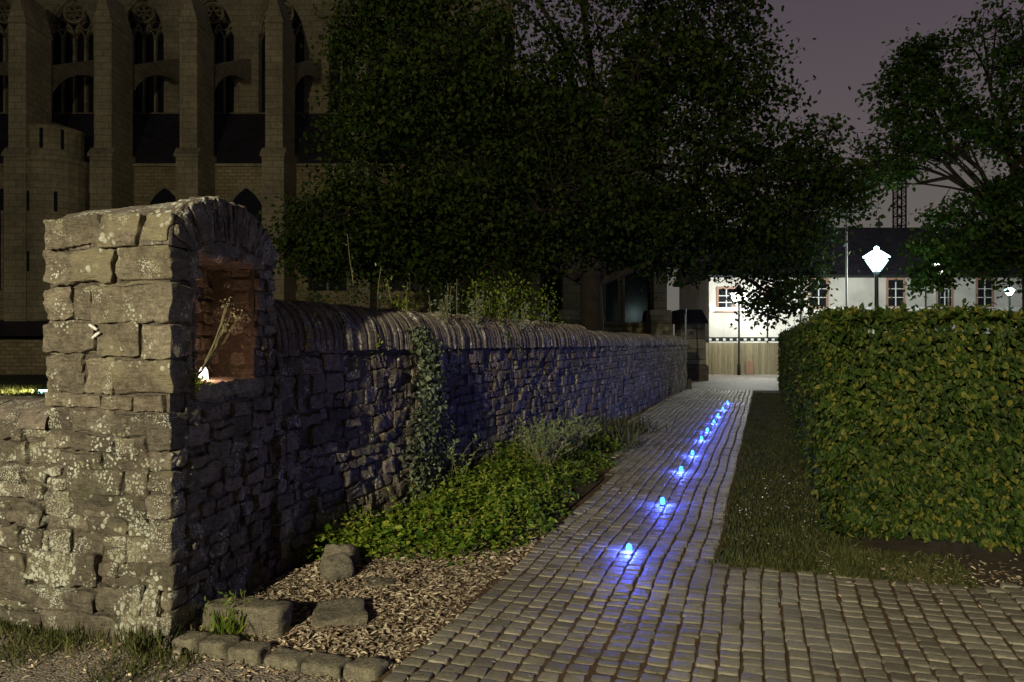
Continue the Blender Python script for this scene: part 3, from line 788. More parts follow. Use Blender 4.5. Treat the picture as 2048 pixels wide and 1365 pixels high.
# arching seed-head plant
def arching(name, label, c, n, hgt, spread, seed, podsize=.03, leanx=.0, mat='stem', lmat='bed'):
    rng = np.random.default_rng(seed); root = thing(name, label, 'plant', c); st = MB(); pd = MB()
    for i in range(n):
        a = rng.uniform(0, 2*math.pi); L = hgt*rng.uniform(.6, 1.1)
        out = np.array([math.cos(a), math.sin(a), 0])*spread*rng.uniform(.2, 1) + np.array([leanx, 0, 0])
        p0 = c + rng.normal(0, .06, 3)*np.array([1, 1, 0])
        p = [p0 + out*t_**1.6 + UP*L*(t_ - .28*t_*t_) for t_ in np.linspace(0, 1, 6)]
        st.tube(p, np.linspace(.004, .002, 6), 4, cap=False)
        m = 12; tt = rng.uniform(.5, 1, m)
        pp = np.array([p0 + out*t_**1.6 + UP*L*(t_ - .28*t_*t_) for t_ in tt])
        pd.leaves(pp, np.array([0, 0, .6]) + rng.normal(0, .5, (m, 3)), unit_rand(m, rng), rng.uniform(podsize*.7, podsize*1.3, m), width=.42, tone=rng.uniform(1.1, 1.5, m))
    st.build('stems', M[mat], root); pd.build('seed_heads', M[lmat], root); return root
arching('seeding_plant', 'tall arching plant thick with pale seed pods beside the dark wall', gp(1085, 962), 75, 1.0, .5, 111, .042, .10, lmat='pod')
arching('seeding_plant', 'smaller arching plant with seed pods behind the pale podded one', gp(1150, 918), 34, .8, .45, 112, .042, .05, lmat='pod')
arching('seeding_plant', 'lone thin stalks with a few pods at the left of the plant bed', gp(905, 1000), 12, .9, .4, 113, .045, .0, lmat='pod')
tuft('long_grass_clump', 'clump of long drooping grass at the edge of the cobbles by the wall', gp(1215, 895), 260, .2, .5, 114, .18, 'grass', cat='grass clump', lean=.7)
tuft('long_grass_clump', 'farther clump of thin dry grass near the base of the blue wall', gp(1255, 868), 200, .2, .5, 115, .25, 'grass', cat='grass clump', lean=.5)

# ivy curtain on the wall
rng = np.random.default_rng(121)
def wall_s(px):     # distance along garden wall for a pixel column
    k = (px-CX)/FPX; return (k*W0[1]-W0[0])/(Wd[0]-k*Wd[1])
iv = thing('ivy', 'pale-leaved ivy hanging down the garden wall like a curtain', 'ivy', W0 + Wd*wall_s(835))
n = 4200; z = 1.85*rng.random(n)**.85; s_c = wall_s(835); wd = .16 + .06*np.sin(z*3)
s_ = s_c + rng.normal(0, 1, n)*wd + (1.8-z)*.06
off = .05 + rng.random(n)*.10 + .05*np.exp(-((z-1.2)/.5)**2)
P = W0 + Wd*s_[:, None] + Wn*off[:, None] + UP*z[:, None]
top = z > 1.62; P[top] -= Wn*((z[top]-1.62)*.6)[:, None]
mb = MB(); D = np.array([0, 0, -.6]) + rng.normal(0, .6, (n, 3)); Nn = Wn + rng.normal(0, .6, (n, 3))
sz = np.where(rng.random(n) < .25, rng.uniform(.045, .075, n), rng.uniform(.018, .04, n))
mb.leaves(P, D, Nn, sz, width=.8, tone=rng.uniform(.5, 1.5, n)); mb.build('leaves', M['ivy'], iv)
mb = MB()
for i in range(8):
    s0 = s_c + rng.normal(0, .1); pts = [W0 + Wd*(s0 + .05*math.sin(k*1.3+i)) + Wn*(.03+.02*math.sin(k+i)) + UP*(1.75-k*.17) for k in range(11)]
    mb.tube(pts, .003, 4)
mb.build('stems', M['bark'], iv)

# thin creepers dangling over the face
def dangling(label, pts, leaves_, seed, r=.003):
    rng = np.random.default_rng(seed); base = np.array(pts[0]); root = thing('creeper', label, 'creeper', base)
    st = MB(); st.tube(pts, r, 4); st.build('stem', M['stem'], root)
    if leaves_:
        m = MB(); P_ = np.array([pts[rng.integers(1, len(pts))] for _ in range(leaves_)]) + rng.normal(0, .03, (leaves_, 3))
        m.leaves(P_, unit_rand(leaves_, rng), unit_rand(leaves_, rng), rng.uniform(.03, .06, leaves_), width=.5, tone=rng.uniform(.9, 1.5, leaves_)); m.build('leaves', M['bed'], root)
def wallpt(px, py, off=.06):
    s = wall_s(px); Y = (W0 + Wd*s)[1]; return W0 + Wd*s + Wn*off + UP*(CAM_H-(py-CY)*Y/FPX)
dangling('long single creeper stem hanging down the wall just right of the ivy', [wallpt(912, 670, .02), wallpt(908, 720), wallpt(900, 770), wallpt(890, 815)], 6, 131)
dangling('forked creeper sprig hanging from the coping over the wall', [wallpt(985, 655, .0), wallpt(1005, 670, .08), wallpt(1022, 690, .08), wallpt(1036, 706, .08)], 12, 132)
dangling('short leafy creeper below the coping close to the pier', [wallpt(596, 630, .02), wallpt(600, 645, .06), wallpt(606, 660, .08), wallpt(603, 690, .05)], 12, 133)
dangling('thin sprig hanging on the wall left of the ivy', [wallpt(752, 668, .02), wallpt(750, 680, .05), wallpt(746, 700, .04)], 14, 134)

# plants in the niche
np_ = thing('niche_plant', 'dry flowering weed with thin stalks rooted beside the niche of the pier', 'plant', pw(-.01, .26, 1.52))
rng = np.random.default_rng(141); st = MB(); fl = MB(); lf = MB()
for i in range(11):
    p0 = pw(-.03, .25+rng.normal(0, .01), 1.5); tip = pw(-.10 - rng.random()*.06, .36 + rng.uniform(-.02, .2), 1.5 + rng.uniform(.28, .44))
    pts = [p0 + (tip-p0)*t_ + NX*.02*math.sin(t_*3) for t_ in np.linspace(0, 1, 5)]; st.tube(pts, .0018, 4, cap=False)
    m = 12; fl.leaves(tip + rng.normal(0, .022, (m, 3)), unit_rand(m, rng), unit_rand(m, rng), rng.uniform(.008, .018, m), width=.6, tone=rng.uniform(.9, 1.5, m))
m = 70; lf.leaves(pw(-.03, .235, 1.47) + rng.normal(0, .02, (m, 3)), unit_rand(m, rng), unit_rand(m, rng), rng.uniform(.02, .04, m), width=.6, tone=rng.uniform(.9, 1.5, m))
st.build('stalks', M['stem'], np_); fl.build('flower_heads', M['stem'], np_); lf.build('leaves', M['bed'], np_)

# weeds standing behind / on the wall top
rng = np.random.default_rng(151)
wl_specs = [(735, 640, 470, 'tall thin stalk pair standing highest above the wall coping', 2, .35), (812, 650, 560, 'leafy weed sticking up behind the coping above the ivy', 5, .9),
            (748, 640, 585, 'short weed beside the tallest stalk on the wall', 3, .5), (870, 655, 590, 'group of thin stalks rising behind the coping right of the ivy', 6, .5),
            (900, 655, 555, 'pair of branching stalks above the coping under the lit leaves', 4, .6), (945, 655, 565, 'cluster of fine stalks with small heads behind the wall', 6, .6),
            (985, 658, 590, 'low feathery weed on the wall between the stalks and the trunk', 6, .7), (1025, 660, 585, 'slender weed behind the wall below the bright-coloured bush leaves', 4, .6),
            (1090, 660, 600, 'two headed seed stalk in front of the chapel buttress', 3, .35), (640, 620, 560, 'small yellow flowered weed on the coping close to the pier', 3, .5)]
for px, yb, yt, lb, ns, lf_ in wl_specs:
    s = wall_s(px); Yc = (W0+Wd*s)[1]+.3
    b = at(px, yb, Yc); b[2] = 1.6 if True else b[2]; tz = at(px, yt, Yc)[2]
    root = thing('wall_weed', lb, 'weed', b, 'weeds growing along the wall top'); st = MB(); lf = MB()
    for i in range(ns):
        dx = rng.normal(0, .05*Yc/6); H = (tz - b[2])*rng.uniform(.65, 1.0) if i else (tz-b[2])
        p0 = b + np.array([dx*.6, rng.normal(0, .05), 0]); pts = [p0 + np.array([dx*t_*.8 + .015*math.sin(t_*5+i), 0, H*t_]) for t_ in np.linspace(0, 1, 6)]
        st.tube(pts, np.linspace(.005, .002, 6)*(Yc/7), 4)
        m = int(26*lf_*2); tt = rng.uniform(.35, 1, m); pp = np.array([p0 + np.array([dx*t_*.8, 0, H*t_]) for t_ in tt]) + rng.normal(0, .03, (m, 3))
        lf.leaves(pp, unit_rand(m, rng) + UP*.4, unit_rand(m, rng), rng.uniform(.02, .045, m)*(Yc/8), width=.5, tone=rng.uniform(.8, 1.5, m))
    st.build('stems', M['stem'], root); lf.build('leaves', M['ivy'] if lf_ < .7 else M['bed'], root)

# ================================================================== HEDGE
hd = thing('clipped_hedge', 'tall clipped beech hedge, square cut, standing right of the path', 'hedge', uv(7.3, .9))
rng = np.random.default_rng(161)
HU, HV, HZ = 6.85, .46, 1.90
mb = MB()
mb.box(uv(HU+.22, HV+.2, .22), V*6.4, U*.77, UP*(HZ-.36))
mb.box(uv(HU+.99, HV+.14, .10), V*.8, U*20.2, UP*(HZ-.24))
for i in range(40):
    v_ = HV+.2+i*.16; mb.tube([uv(HU+.4+rng.uniform(-.2, .2), v_, -.05), uv(HU+.4, v_+.03, .15)], .02, 5)
for i in range(60):
    u_ = HU+1+i*.33; mb.tube([uv(u_, HV+.5, -.05), uv(u_, HV+.5, .15)], .02, 5)
mb.build('branches', M['twig'], hd)
mb = MB()
def hedge_leaves(n, posf, Nout, size, up=.15):
    a, z = rng.random(n), rng.random(n)
    P, N_ = posf(a, z)
    P = P - Nout*(rng.random(n)**1.2*.19)[:, None]
    gapn = np.sin(P[:, 0]*11+P[:, 2]*23) * np.sin(P[:, 2]*31-P[:, 0]*5) + .6*np.sin(P[:, 0]*37+P[:, 1]*29+P[:, 2]*17)
    keep = gapn > rng.uniform(-1.6, -.25, n); P = P[keep]; n = len(P)
    P = P - Nout*(np.clip(-np.sin(P[:, 0]*7+P[:, 2]*15)*np.sin(P[:, 2]*21+P[:, 1]*4), 0, 1)*.07)[:, None]
    D = np.array([0, 0, -.75]) + Nout*.35 + rng.normal(0, .45, (n, 3))
    Nn = Nout + UP*up + rng.normal(0, .42, (n, 3))
    mb.leaves(P, D, Nn, rng.uniform(*size, n), width=.62, fold=.22, tone=np.clip(rng.normal(.92, .32, n), .5, 1.5))
def bulge(a, z): return .028*np.sin(z*19+2*np.sin(a*2.3)) + .045*np.sin(a*7.1+z*3) + .035*np.sin(a*15+z*9+1) + .02*np.sin(a*31-z*17) 
nU = -U
def f_front(a, z):
    v_ = HV + a*4.4; zz = .05 + z*(HZ-.05)
    prof = -(.20 - .12*np.clip((v_-1.2)/.8, 0, 1))*np.clip((.45-zz)/.38, 0, 1)**1.5 + bulge(v_*1.0, zz*1.2) - .07*np.clip((zz-HZ+.16)/.16, 0, 1)**2
    d_l = np.clip((HV+.08-v_)/.08, 0, 1)**2*.05
    zz = zz + .02*np.sin(v_*6)+.012*np.sin(v_*17)
    return U*(HU - prof + d_l)[:, None] + V*v_[:, None] + UP*zz[:, None], None
hedge_leaves(33000, f_front, nU, (.035, .075))
def f_side(a, z):
    u_ = HU + (a**1.8)*21.2; zz = .10 + z*(HZ-.10)
    return U*u_[:, None] + V*(HV - bulge(u_, zz*2)*.8 + .06*np.clip((zz-HZ+.12)/.12, 0, 1)**2 + .1*np.clip((.3-zz)/.25, 0, 1))[:, None] + UP*zz[:, None], None
hedge_leaves(23000, f_side, -V, (.04, .07))
n = 9000; a = rng.random(n)
P = U*(HU + .02 + rng.random(n)*.95)[:, None] + V*(HV + a*5.5)[:, None] + UP*(HZ - .02 + .03*np.sin(a*40) + rng.exponential(.018, n))[:, None]
P2 = U*(HU + a**1.5*21)[:, None] + V*(HV + rng.random(n)*.95)[:, None] + UP*(HZ - .02 + rng.exponential(.02, n))[:, None]
PP = np.vstack([P, P2]); m = len(PP)
mb.leaves(PP, rng.normal(0, .6, (m, 3)) + UP*.25, UP + rng.normal(0, .5, (m, 3)), rng.uniform(.04, .08, m), width=.6, tone=rng.uniform(.5, 1.5, m))
# far end and inner side, coarser
n = 3000
P = U*(HU+21.2 + .03*rng.random(n))[:, None] + V*(HV + rng.random(n)*.95)[:, None] + UP*(rng.random(n)*HZ)[:, None]
mb.leaves(P, U*.4 - UP*.7 + rng.normal(0, .4, (n, 3)), U + rng.normal(0, .4, (n, 3)), rng.uniform(.05, .09, n), width=.6, tone=rng.uniform(.5, 1.5, n))
mb.build('foliage', M['hedge'], hd)

# ================================================================== TREES
def tree(name, label, base, lobes, fork_z, trunk_r, nclu, nleaf, lsize, seed, mat, cr=(.5, .26), dens=None, group=None):
    rng = np.random.default_rng(seed); base = np.asarray(base, float)
    root = thing(name, label, 'tree', base, group)
    br = MB(); fork = base + UP*fork_z
    tr = MB()
    tp = [base - UP*.1, base + UP*.25, base + UP*fork_z*.5 + np.array([.05, 0, 0]), fork, fork + UP*1.5 + np.array([.15, 0, 0]), fork + UP*3.5 + np.array([-.1, .1, 0])]
    tr.tube(tp, np.array([1.5, 1.1, 1, .9, .6, .3])*trunk_r, 12); tr.build('trunk', M['bark'], root, smooth=True)
    nodes = [fork + UP*q for q in (0, .8, 1.6, 2.6)]
    E = []
    for (px, py, rx, ry, Y, dy, w) in lobes:
        c = at(px, py, Y); E.append((c, np.array([rx*Y/FPX, dy, ry*Y/FPX]), w))
    for c, r_, w in E:
        s0 = nodes[rng.integers(0, 4)] if c[2] > fork[2]+1 else nodes[rng.integers(0, 2)]
        L = np.linalg.norm(c - s0); 
        pts = [s0 + (c-s0)*t_ + UP*(.12*L*math.sin(t_*math.pi)) + rng.normal(0, .04*L, 3)*(0 < t_ < 1)*.6 for t_ in np.linspace(0, 1, 7)]
        br.tube(pts, np.linspace(trunk_r*.42, .03, 7), 7)
        nodes += pts[1:]
        for k in range(5):
            q = unit_rand(1, rng)[0]*r_*.8; s1 = pts[rng.integers(2, 7)]
            p2 = [s1 + (c+q-s1)*t_ + UP*.15*math.sin(t_*3) for t_ in np.linspace(0, 1, 5)]
            br.tube(p2, np.linspace(trunk_r*.16, .018, 5), 5); nodes += p2[1:]
    NA = np.array(nodes)
    vol = np.array([w * (r_[0]*r_[2] + r_[0]*r_[1])**.8 * 1.0 for c, r_, w in E]); pr = vol/vol.sum()
    cnt = np.maximum(rng.multinomial(nclu, pr), 34)
    lf = MB(); P_, T_ = [], []
    for (c, r_, w), k in zip(E, cnt):
        q = unit_rand(k, rng) * (rng.random(k)**(1/4.5))[:, None] * r_
        cc = c + q
        for p in cc:
            d = np.linalg.norm(NA - p, axis=1); s1 = NA[d.argmin()]
            if .15 < d.min() < 1.5: br.tube([s1, (s1+p)/2 + UP*.1 + rng.normal(0, .12, 3), p], [.014, .009, .005], 4, cap=False)
            m = int(nleaf * rng.uniform(.6, 1.4)); sc = rng.uniform(.7, 1.3)
            o = rng.normal(0, 1, (m, 3)) * np.array([cr[0], cr[0], cr[1]])*sc*.6
            P_.append(p + o); T_.append(np.full(m, rng.normal(0, .12)))
    P_ = np.vstack(P_); T_ = np.concatenate(T_); m = len(P_)
    D = rng.normal(0, .6, (m, 3)) + np.array([0, 0, -.25]); Nn = UP*.9 + rng.normal(0, .6, (m, 3))
    lf.leaves(P_, D, Nn, rng.uniform(lsize*.6, lsize*1.3, m), width=.75, fold=.2, tone=np.clip(rng.normal(1, .25, m) + T_, .5, 1.5), ovate=False)
    br.build('branches', M['bark'], root, smooth=True); lf.build('crown', M[mat], root)
    return root

T1 = 17.5
tree('large_tree', 'huge dark spreading tree in the middle, growing behind the garden wall', at(1182, 690, T1)*np.array([1, 1, 0]) ,
     [(1120, 60, 400, 260, T1, 3.6, 1.2), (900, 300, 250, 180, T1, 3.6, 1.3), (640, 470, 75, 75, T1, 1.2, 1.0), (790, 455, 205, 85, T1, 2.6, 1.2), (820, 120, 150, 170, T1+1, 3, 1.5), (700, 500, 130, 60, T1, 1.6, 1.1),
      (1290, 300, 360, 190, T1, 3.4, 1.15), (1500, 410, 190, 110, T1, 2.6, 1.2), (1390, 110, 150, 200, T1, 2.8, 1.1), (1100, 440, 330, 80, T1, 3.0, 1.1), (1380, 490, 230, 60, T1, 2.4, 1.1),
      (1590, 545, 60, 75, T1+1.5, 1.0, 1.0), (1545, 590, 60, 45, T1+1.5, .9, .8), (900, 520, 260, 45, T1, 2.0, .8), (1150, -260, 420, 220, T1, 3.4, .5), (1640, 400, 80, 70, T1, 1.6, .9)],
     3.0, .28, 2700, 46, .12, 171, 'oak', cr=(.46, .26))
T2 = 19.5
tree('roadside_tree', 'tree at the right edge with loose branches against the sky', at(2060, 690, T2)*np.array([1, 1, 0]),
     [(1975, 150, 115, 120, T2, 2.2, 1.0), (1850, 215, 65, 75, T2, 1.4, .75), (1835, 115, 40, 35, T2, .8, .6), (1800, 190, 42, 45, T2, .9, .6), (1790, 285, 75, 45, T2, 1.3, .9), (1950, 275, 110, 45, T2, 2.0, .9),
      (2060, 60, 90, 110, T2, 2.0, .9), (1960, 470, 115, 75, T2, 2.2, 1.4), (2070, 480, 90, 110, T2, 2.4, 1.2), (1875, 535, 45, 50, T2-.6, .9, 1.3), (1745, 350, 65, 38, T2, 1.0, .8), (2150, 200, 150, 200, T2, 2.5, .6), (2000, 385, 40, 18, T2, .7, .5)],
     3.6, .2, 700, 34, .13, 172, 'oak2', cr=(.34, .2))
# shrubs behind the wall
def shrub(label, px, py, Y, rx, h, n, seed, mat='oak2', size=.07, name='shrub'):
    rng = np.random.default_rng(seed); b = at(px, py, Y)*np.array([1, 1, 0]); root = thing(name, label, 'shrub', b)
    q = unit_rand(n, rng)*(rng.random(n)**.35)[:, None]*np.array([rx, rx*.7, h/2]); q[:, 2] += h/2+.1
    q += .12*np.sin(q[:, [1, 2, 0]]*9)
    m = MB(); m.leaves(b + q, rng.normal(0, .6, (n, 3)), UP + rng.normal(0, .6, (n, 3)), rng.uniform(size*.6, size*1.3, n), width=.7, tone=rng.uniform(.6, 1.5, n), ovate=False)
    m.build('foliage', M[mat], root)
    s = MB()
    for i in range(12):
        a = rng.uniform(0, 6.28); s.tube([b, b + np.array([math.cos(a)*rx*.4, math.sin(a)*rx*.3, h*.5]), b + np.array([math.cos(a)*rx*.7, math.sin(a)*rx*.5, h*.85])], [.02, .012, .006], 4)
    s.build('branches', M['bark'], root)
shrub('leafy bush behind the wall below the big tree crown, coloured bright as if lit', 1010, 690, 15, 1.35, 3.0, 5200, 181, 'bed')  # lit look of this bush is put into its bright leaf colour
shrub('low dark bush behind the wall left of the bright-coloured one', 880, 690, 14, 1.4, 2.6, 4200, 182, 'oak')
shrub('dark bush close behind the pier end of the garden wall', 690, 690, 12, 1.5, 2.5, 4200, 183, 'oak')
shrub('yellowish small bush at the far end of the garden wall', 1352, 690, 28, .45, 1.9, 500, 184, 'bed')

# ================================================================== CATHEDRAL
ca = thing('cathedral', 'huge dark gothic church with buttresses and traceried windows filling the upper left', 'church', (-25, 44, 0))
YB, YA, YC = 41.0, 43.2, 50.0
def X(px, Y): return (px-CX)*Y/FPX
def Z(py, Y): return CAM_H-(py-CY)*Y/FPX
zc = Z(330, YA)
xl, xr = X(-600, YA), X(1010, YA)
pitch = 4.68; piers = [X(188, YB) + pitch*k for k in range(-5, 5)]
zt = Z(45, YB)
# nave clerestory wall with window openings: piers and spandrels
bayx = [p + .9/2 + 0.0 for p in piers]
ww = 3.05; zs = Z(225, YC); zspring = 22.2
wall_mb = MB()
wall_mb.box((xl-6, YC, 9), (xr-xl+12, 0, 0), (0, 6, 0), (0, 0, zs-9))
for bx in bayx:
    wall_mb.box((bx-(pitch-ww)/2, YC, zs), (pitch-ww, 0, 0), (0, 1.2, 0), (0, 0, 30-zs))
for i, bx in enumerate(bayx):       # wall above each pointed arch
    c = bx + pitch/2; 
    arc = [(c - ww/2, zspring)]
    for t_ in np.linspace(0, 1, 9)[1:]:
        th = R(60)*t_; arc.append((c + ww/2 - ww*math.cos(th), zspring + ww*math.sin(th)))
    arcR = [(2*c - x, z) for x, z in arc[::-1]][1:]
    full = arc + arcR
    for (x0, z0), (x1, z1) in zip(full[:-1], full[1:]):
        wall_mb.prism([(x0, YC, z0), (x1, YC, z1), (x1, YC, 30), (x0, YC, 30)], (0, 1.2, 0))
wall_mb.box((xl-6, YC, 30), (xr-xl+12, 0, 0), (0, 6, 0), (0, 0, 3))
wall_mb.build('clerestory_wall', M['ashlar'], ca)
aw = MB(); aw.box((xl, YA, -.1), (xr-xl, 0, 0), (0, 2, 0), (0, 0, zc))
aw.build('aisle_wall', M['rubble_far'], ca)
cm = MB(); cm.box((xl, YA-.25, zc-.12), (xr-xl, 0, 0), (0, .6, 0), (0, 0, .16)); cm.box((xl, YA-.15, 4.2), (xr-xl, 0, 0), (0, .15, 0), (0, 0, .22)); cm.build('cornice', M['ashlar'], ca)
rf = MB(); rf.prism([(xl, YA-.2, zc+.05), (xl, YC+.1, zs), (xl, YC+.1, zs-.4), (xl, YA-.2, zc-.1)], (xr-xl, 0, 0)); rf.build('aisle_roof', M['slate'], ca)
cr_ = MB(); cr_.prism([(xl-6, YC-.5, 33), (xl-6, YC+6, 41), (xl-6, YC+13, 33)], (xr-xl+12, 0, 0)); cr_.build('nave_roof', M['slate'], ca)
for i, bx in enumerate(bayx):
    c = bx + pitch/2
    w_ = MB()
    def ring(cx, cz, r_, t_=.11, n=18, arc=(0, 2*math.pi), y=YC+.35, dep=.3):
        for k in range(n):
            a0 = arc[0] + (arc[1]-arc[0])*k/n; a1 = arc[0] + (arc[1]-arc[0])*(k+1)/n
            w_.prism([(cx+math.cos(a0)*r_, y, cz+math.sin(a0)*r_), (cx+math.cos(a1)*r_, y, cz+math.sin(a1)*r_),
                      (cx+math.cos(a1)*(r_+t_), y, cz+math.sin(a1)*(r_+t_)), (cx+math.cos(a0)*(r_+t_), y, cz+math.sin(a0)*(r_+t_))], (0, dep, 0))
    for k in range(1, 4): w_.box((c - ww/2 + ww*k/4 - .07, YC+.36, zs), (.14, 0, 0), (0, .28, 0), (0, 0, zspring - zs - .2))
    for k in range(4):
        cx = c - ww/2 + ww*(k+.5)/4; s4 = ww/4
        ring(cx + s4/2, zspring-.2, s4-.08, .08, 5, (math.pi, math.pi*2/3)); ring(cx - s4/2, zspring-.2, s4-.08, .08, 5, (0, math.pi/3))
    for sg in (-1, 1):
        cx = c + sg*ww/4; s2 = ww/2
        ring(cx + s2/2, zspring-.15, s2-.1, .1, 7, (math.pi, math.pi*2/3)); ring(cx - s2/2, zspring-.15, s2-.1, .1, 7, (0, math.pi/3))
        ring(cx, zspring+.72, .30, .08, 12)
    ring(c, zspring+1.55, .62, .11, 20)
    for k in range(6):
        a_ = k*math.pi/3; ring(c+math.cos(a_)*.36, zspring+1.55+math.sin(a_)*.36, .2, .05, 8)
    ring(c + ww/2, zspring, ww-.14, .14, 9, (math.pi, math.pi*2/3), YC+.1, .5); ring(c - ww/2, zspring, ww-.14, .14, 9, (0, math.pi/3), YC+.1, .5)
    wo_ = w_.build('window', M['ashlar'], ca)
    g_ = MB(); g_.box((c-ww/2, YC+.7, zs), (ww, 0, 0), (0, .05, 0), (0, 0, 7.5)); g_.build('glass', M['glass'], wo_)
for i, px in enumerate(piers):
    b_ = MB()
    b_.box((px, YB, zc), (.95, 0, 0), (0, 2.3, 0), (0, 0, zt-zc))
    b_.prism([(px-.05, YB-.05, zt), (px+1.0, YB-.05, zt), (px+.475, YB-.05, zt+1.9)], (0, 2.4, 0))
    b_.box((px-.12, YB-.2, -.1), (1.2, 0, 0), (0, 2.5, 0), (0, 0, zc))
    b_.prism([(px-.2, YB-.3, zc-.1), (px-.2, YB-.3, zc+.05), (px-.2, YB+.05, zc+.45), (px-.2, YA, zc+.45), (px-.2, YA, zc-.1)], (1.36, 0, 0))
    bo = b_.build('buttress', M['ashlar'], ca)
    # flying arch
    f_ = MB(); z0, z1 = 14.6, 19.6
    low = [(YB+2.2 + (YC-YB-2.2)*(1-math.cos(t_*math.pi/2)), z0 + (z1-z0-.8)*math.sin(t_*math.pi/2)) for t_ in np.linspace(0, 1, 9)]
    topp = [(YC+.1, z1+.9), (YB+2.2, z0+2.9)]
    for (ya, za), (yb, zb2) in zip(low[:-1], low[1:]):
        ta = z0+2.9 + (z1+.9-z0-2.9)*(ya-YB-2.2)/(YC-YB-2.2); tb = z0+2.9 + (z1+.9-z0-2.9)*(yb-YB-2.2)/(YC-YB-2.2)
        f_.prism([(px+.2, ya, za), (px+.2, yb, zb2), (px+.2, yb, tb), (px+.2, ya, ta)], (.6, 0, 0))
    f_.build('flying_buttress', M['ashlar'], ca)
# aisle windows
for i, bx in enumerate(bayx[2:9]):
    c = bx + pitch/2 + .1; w2 = 2.2; z0 = 4.6; zsz = 8.6
    fr_ = MB(); pts = []
    for t_ in np.linspace(0, 1, 7): pts.append((c + w2/2 - w2*math.cos(R(60)*t_), zsz + w2*math.sin(R(60)*t_)))
    pts = [(c-w2/2, z0)] + pts + [(2*c-x, z) for x, z in pts[::-1]][1:] + [(c+w2/2, z0)]
    for (x0, q0), (x1, q1) in zip(pts[:-1], pts[1:]):
        d = np.array([x1-x0, q1-q0]); L = np.linalg.norm(d); nrm = np.array([-d[1], d[0]])/L*.28
        fr_.prism([(x0, YA-.1, q0), (x1, YA-.1, q1), (x1+nrm[0], YA-.1, q1+nrm[1]), (x0+nrm[0], YA-.1, q0+nrm[1])], (0, .3, 0))
    fr_.box((c-.06, YA-.08, z0), (.12, 0, 0), (0, .12, 0), (0, 0, 4.6))
    fo = fr_.build('window', M['ashlar'], ca)
    g_ = MB(); g_.prism([(x, YA-.04, z) for x, z in pts], (0, .02, 0)); g_.build('glass', M['glass'], fo)
# stair turret
tu = MB(); tc_ = (X(96, 42), 42.6, 0); tu.lathe(tc_, [(1.75, -.1), (1.75, zc-.3), (1.85, zc-.2), (1.85, zc), (1.5, zc+.1), (1.5, Z(262, 42)), (1.58, Z(258, 42)), (.1, Z(258, 42)+.5)], 20)
to = tu.build('stair_turret', M['ashlar'], ca, smooth=False)
for (px, z_) in ((82, 12.8), (114, 12.8), (60, 9.3), (110, 9.3), (60, 6), (108, 5.6)):
    x_ = X(px, 41.1); dx = x_ - tc_[0]; rr_ = (1.5 if z_ > zc else 1.75)
    if abs(dx) < rr_*.95:
        y_ = tc_[1] - math.sqrt(rr_*rr_-dx*dx)
        sl = MB(); sl.box((x_-.09, y_-.02, z_-.5), (.18, 0, 0), (0, .08, 0), (0, 0, 1.1)); sl.build('slit_window', M['glass'], to)
# lean-to low building at far left below
lb = MB(); lb.box((X(-200, 38), 38.5, -.1), (X(92, 38)-X(-200, 38), 0, 0), (0, 2.2, 0), (0, 0, Z(680, 38.5)+.1)); lbo = lb.build('sacristy', M['rubble_far'], ca)
lr = MB(); lr.prism([(X(-200, 38), 38.3, Z(672, 38.3)), (X(-200, 38), 41, Z(640, 41)), (X(-200, 38), 41, Z(676, 41))], (X(92, 38)-X(-200, 38)+.2, 0, 0)); lr.build('roof', M['slate'], lbo)

# choir chapel behind the big tree
ch = thing('chapel', 'dim chapel wall with buttresses seen under the tree crown beyond the garden wall', 'chapel', (4, 36, 0))
YH = 35.0
mb = MB(); mb.box((X(1010, YH), YH+1, -.1), (X(1336, YH)-X(1010, YH), 0, 0), (0, 5, 0), (0, 0, 14)); mb.build('wall', M['rubble_far'], ch)
for px0, px1 in ((1062, 1080), (1126, 1162), (1308, 1334)):
    mb = MB(); x0, x1 = X(px0, YH), X(px1, YH)
    mb.box((x0, YH, 0), (x1-x0, 0, 0), (0, 1.02, 0), (0, 0, 9))
    mb.prism([(x0-.2, YH-.4, -.1), (x0-.2, YH-.4, Z(640, YH)), (x0-.2, YH, Z(620, YH)), (x0-.2, YH+1.01, Z(620, YH)), (x0-.2, YH+1.01, -.1)], (x1-x0+.4, 0, 0))
    mb.build('buttress', M['ashlar'], ch)
for px0, px1 in ((1085, 1122), (1180, 1200), (1212, 1236), (1250, 1300)):
    mb = MB(); x0, x1 = X(px0, YH+.9), X(px1, YH+.9)
    mb.box((x0-.12, YH+.9, 2.6), (.12, 0, 0), (0, .12, 0), (0, 0, 4.5)); mb.box((x1, YH+.9, 2.6), (.12, 0, 0), (0, .12, 0), (0, 0, 4.5)); mb.box((x0-.15, YH+.88, 2.48), (x1-x0+.3, 0, 0), (0, .14, 0), (0, 0, .12))
    wo_ = mb.build('window', M['ashlar'], ch)
    g_ = MB(); g_.box((x0, YH+.96, 2.6), (x1-x0, 0, 0), (0, .03, 0), (0, 0, 4.5)); g_.build('glass', M['glass'], wo_)
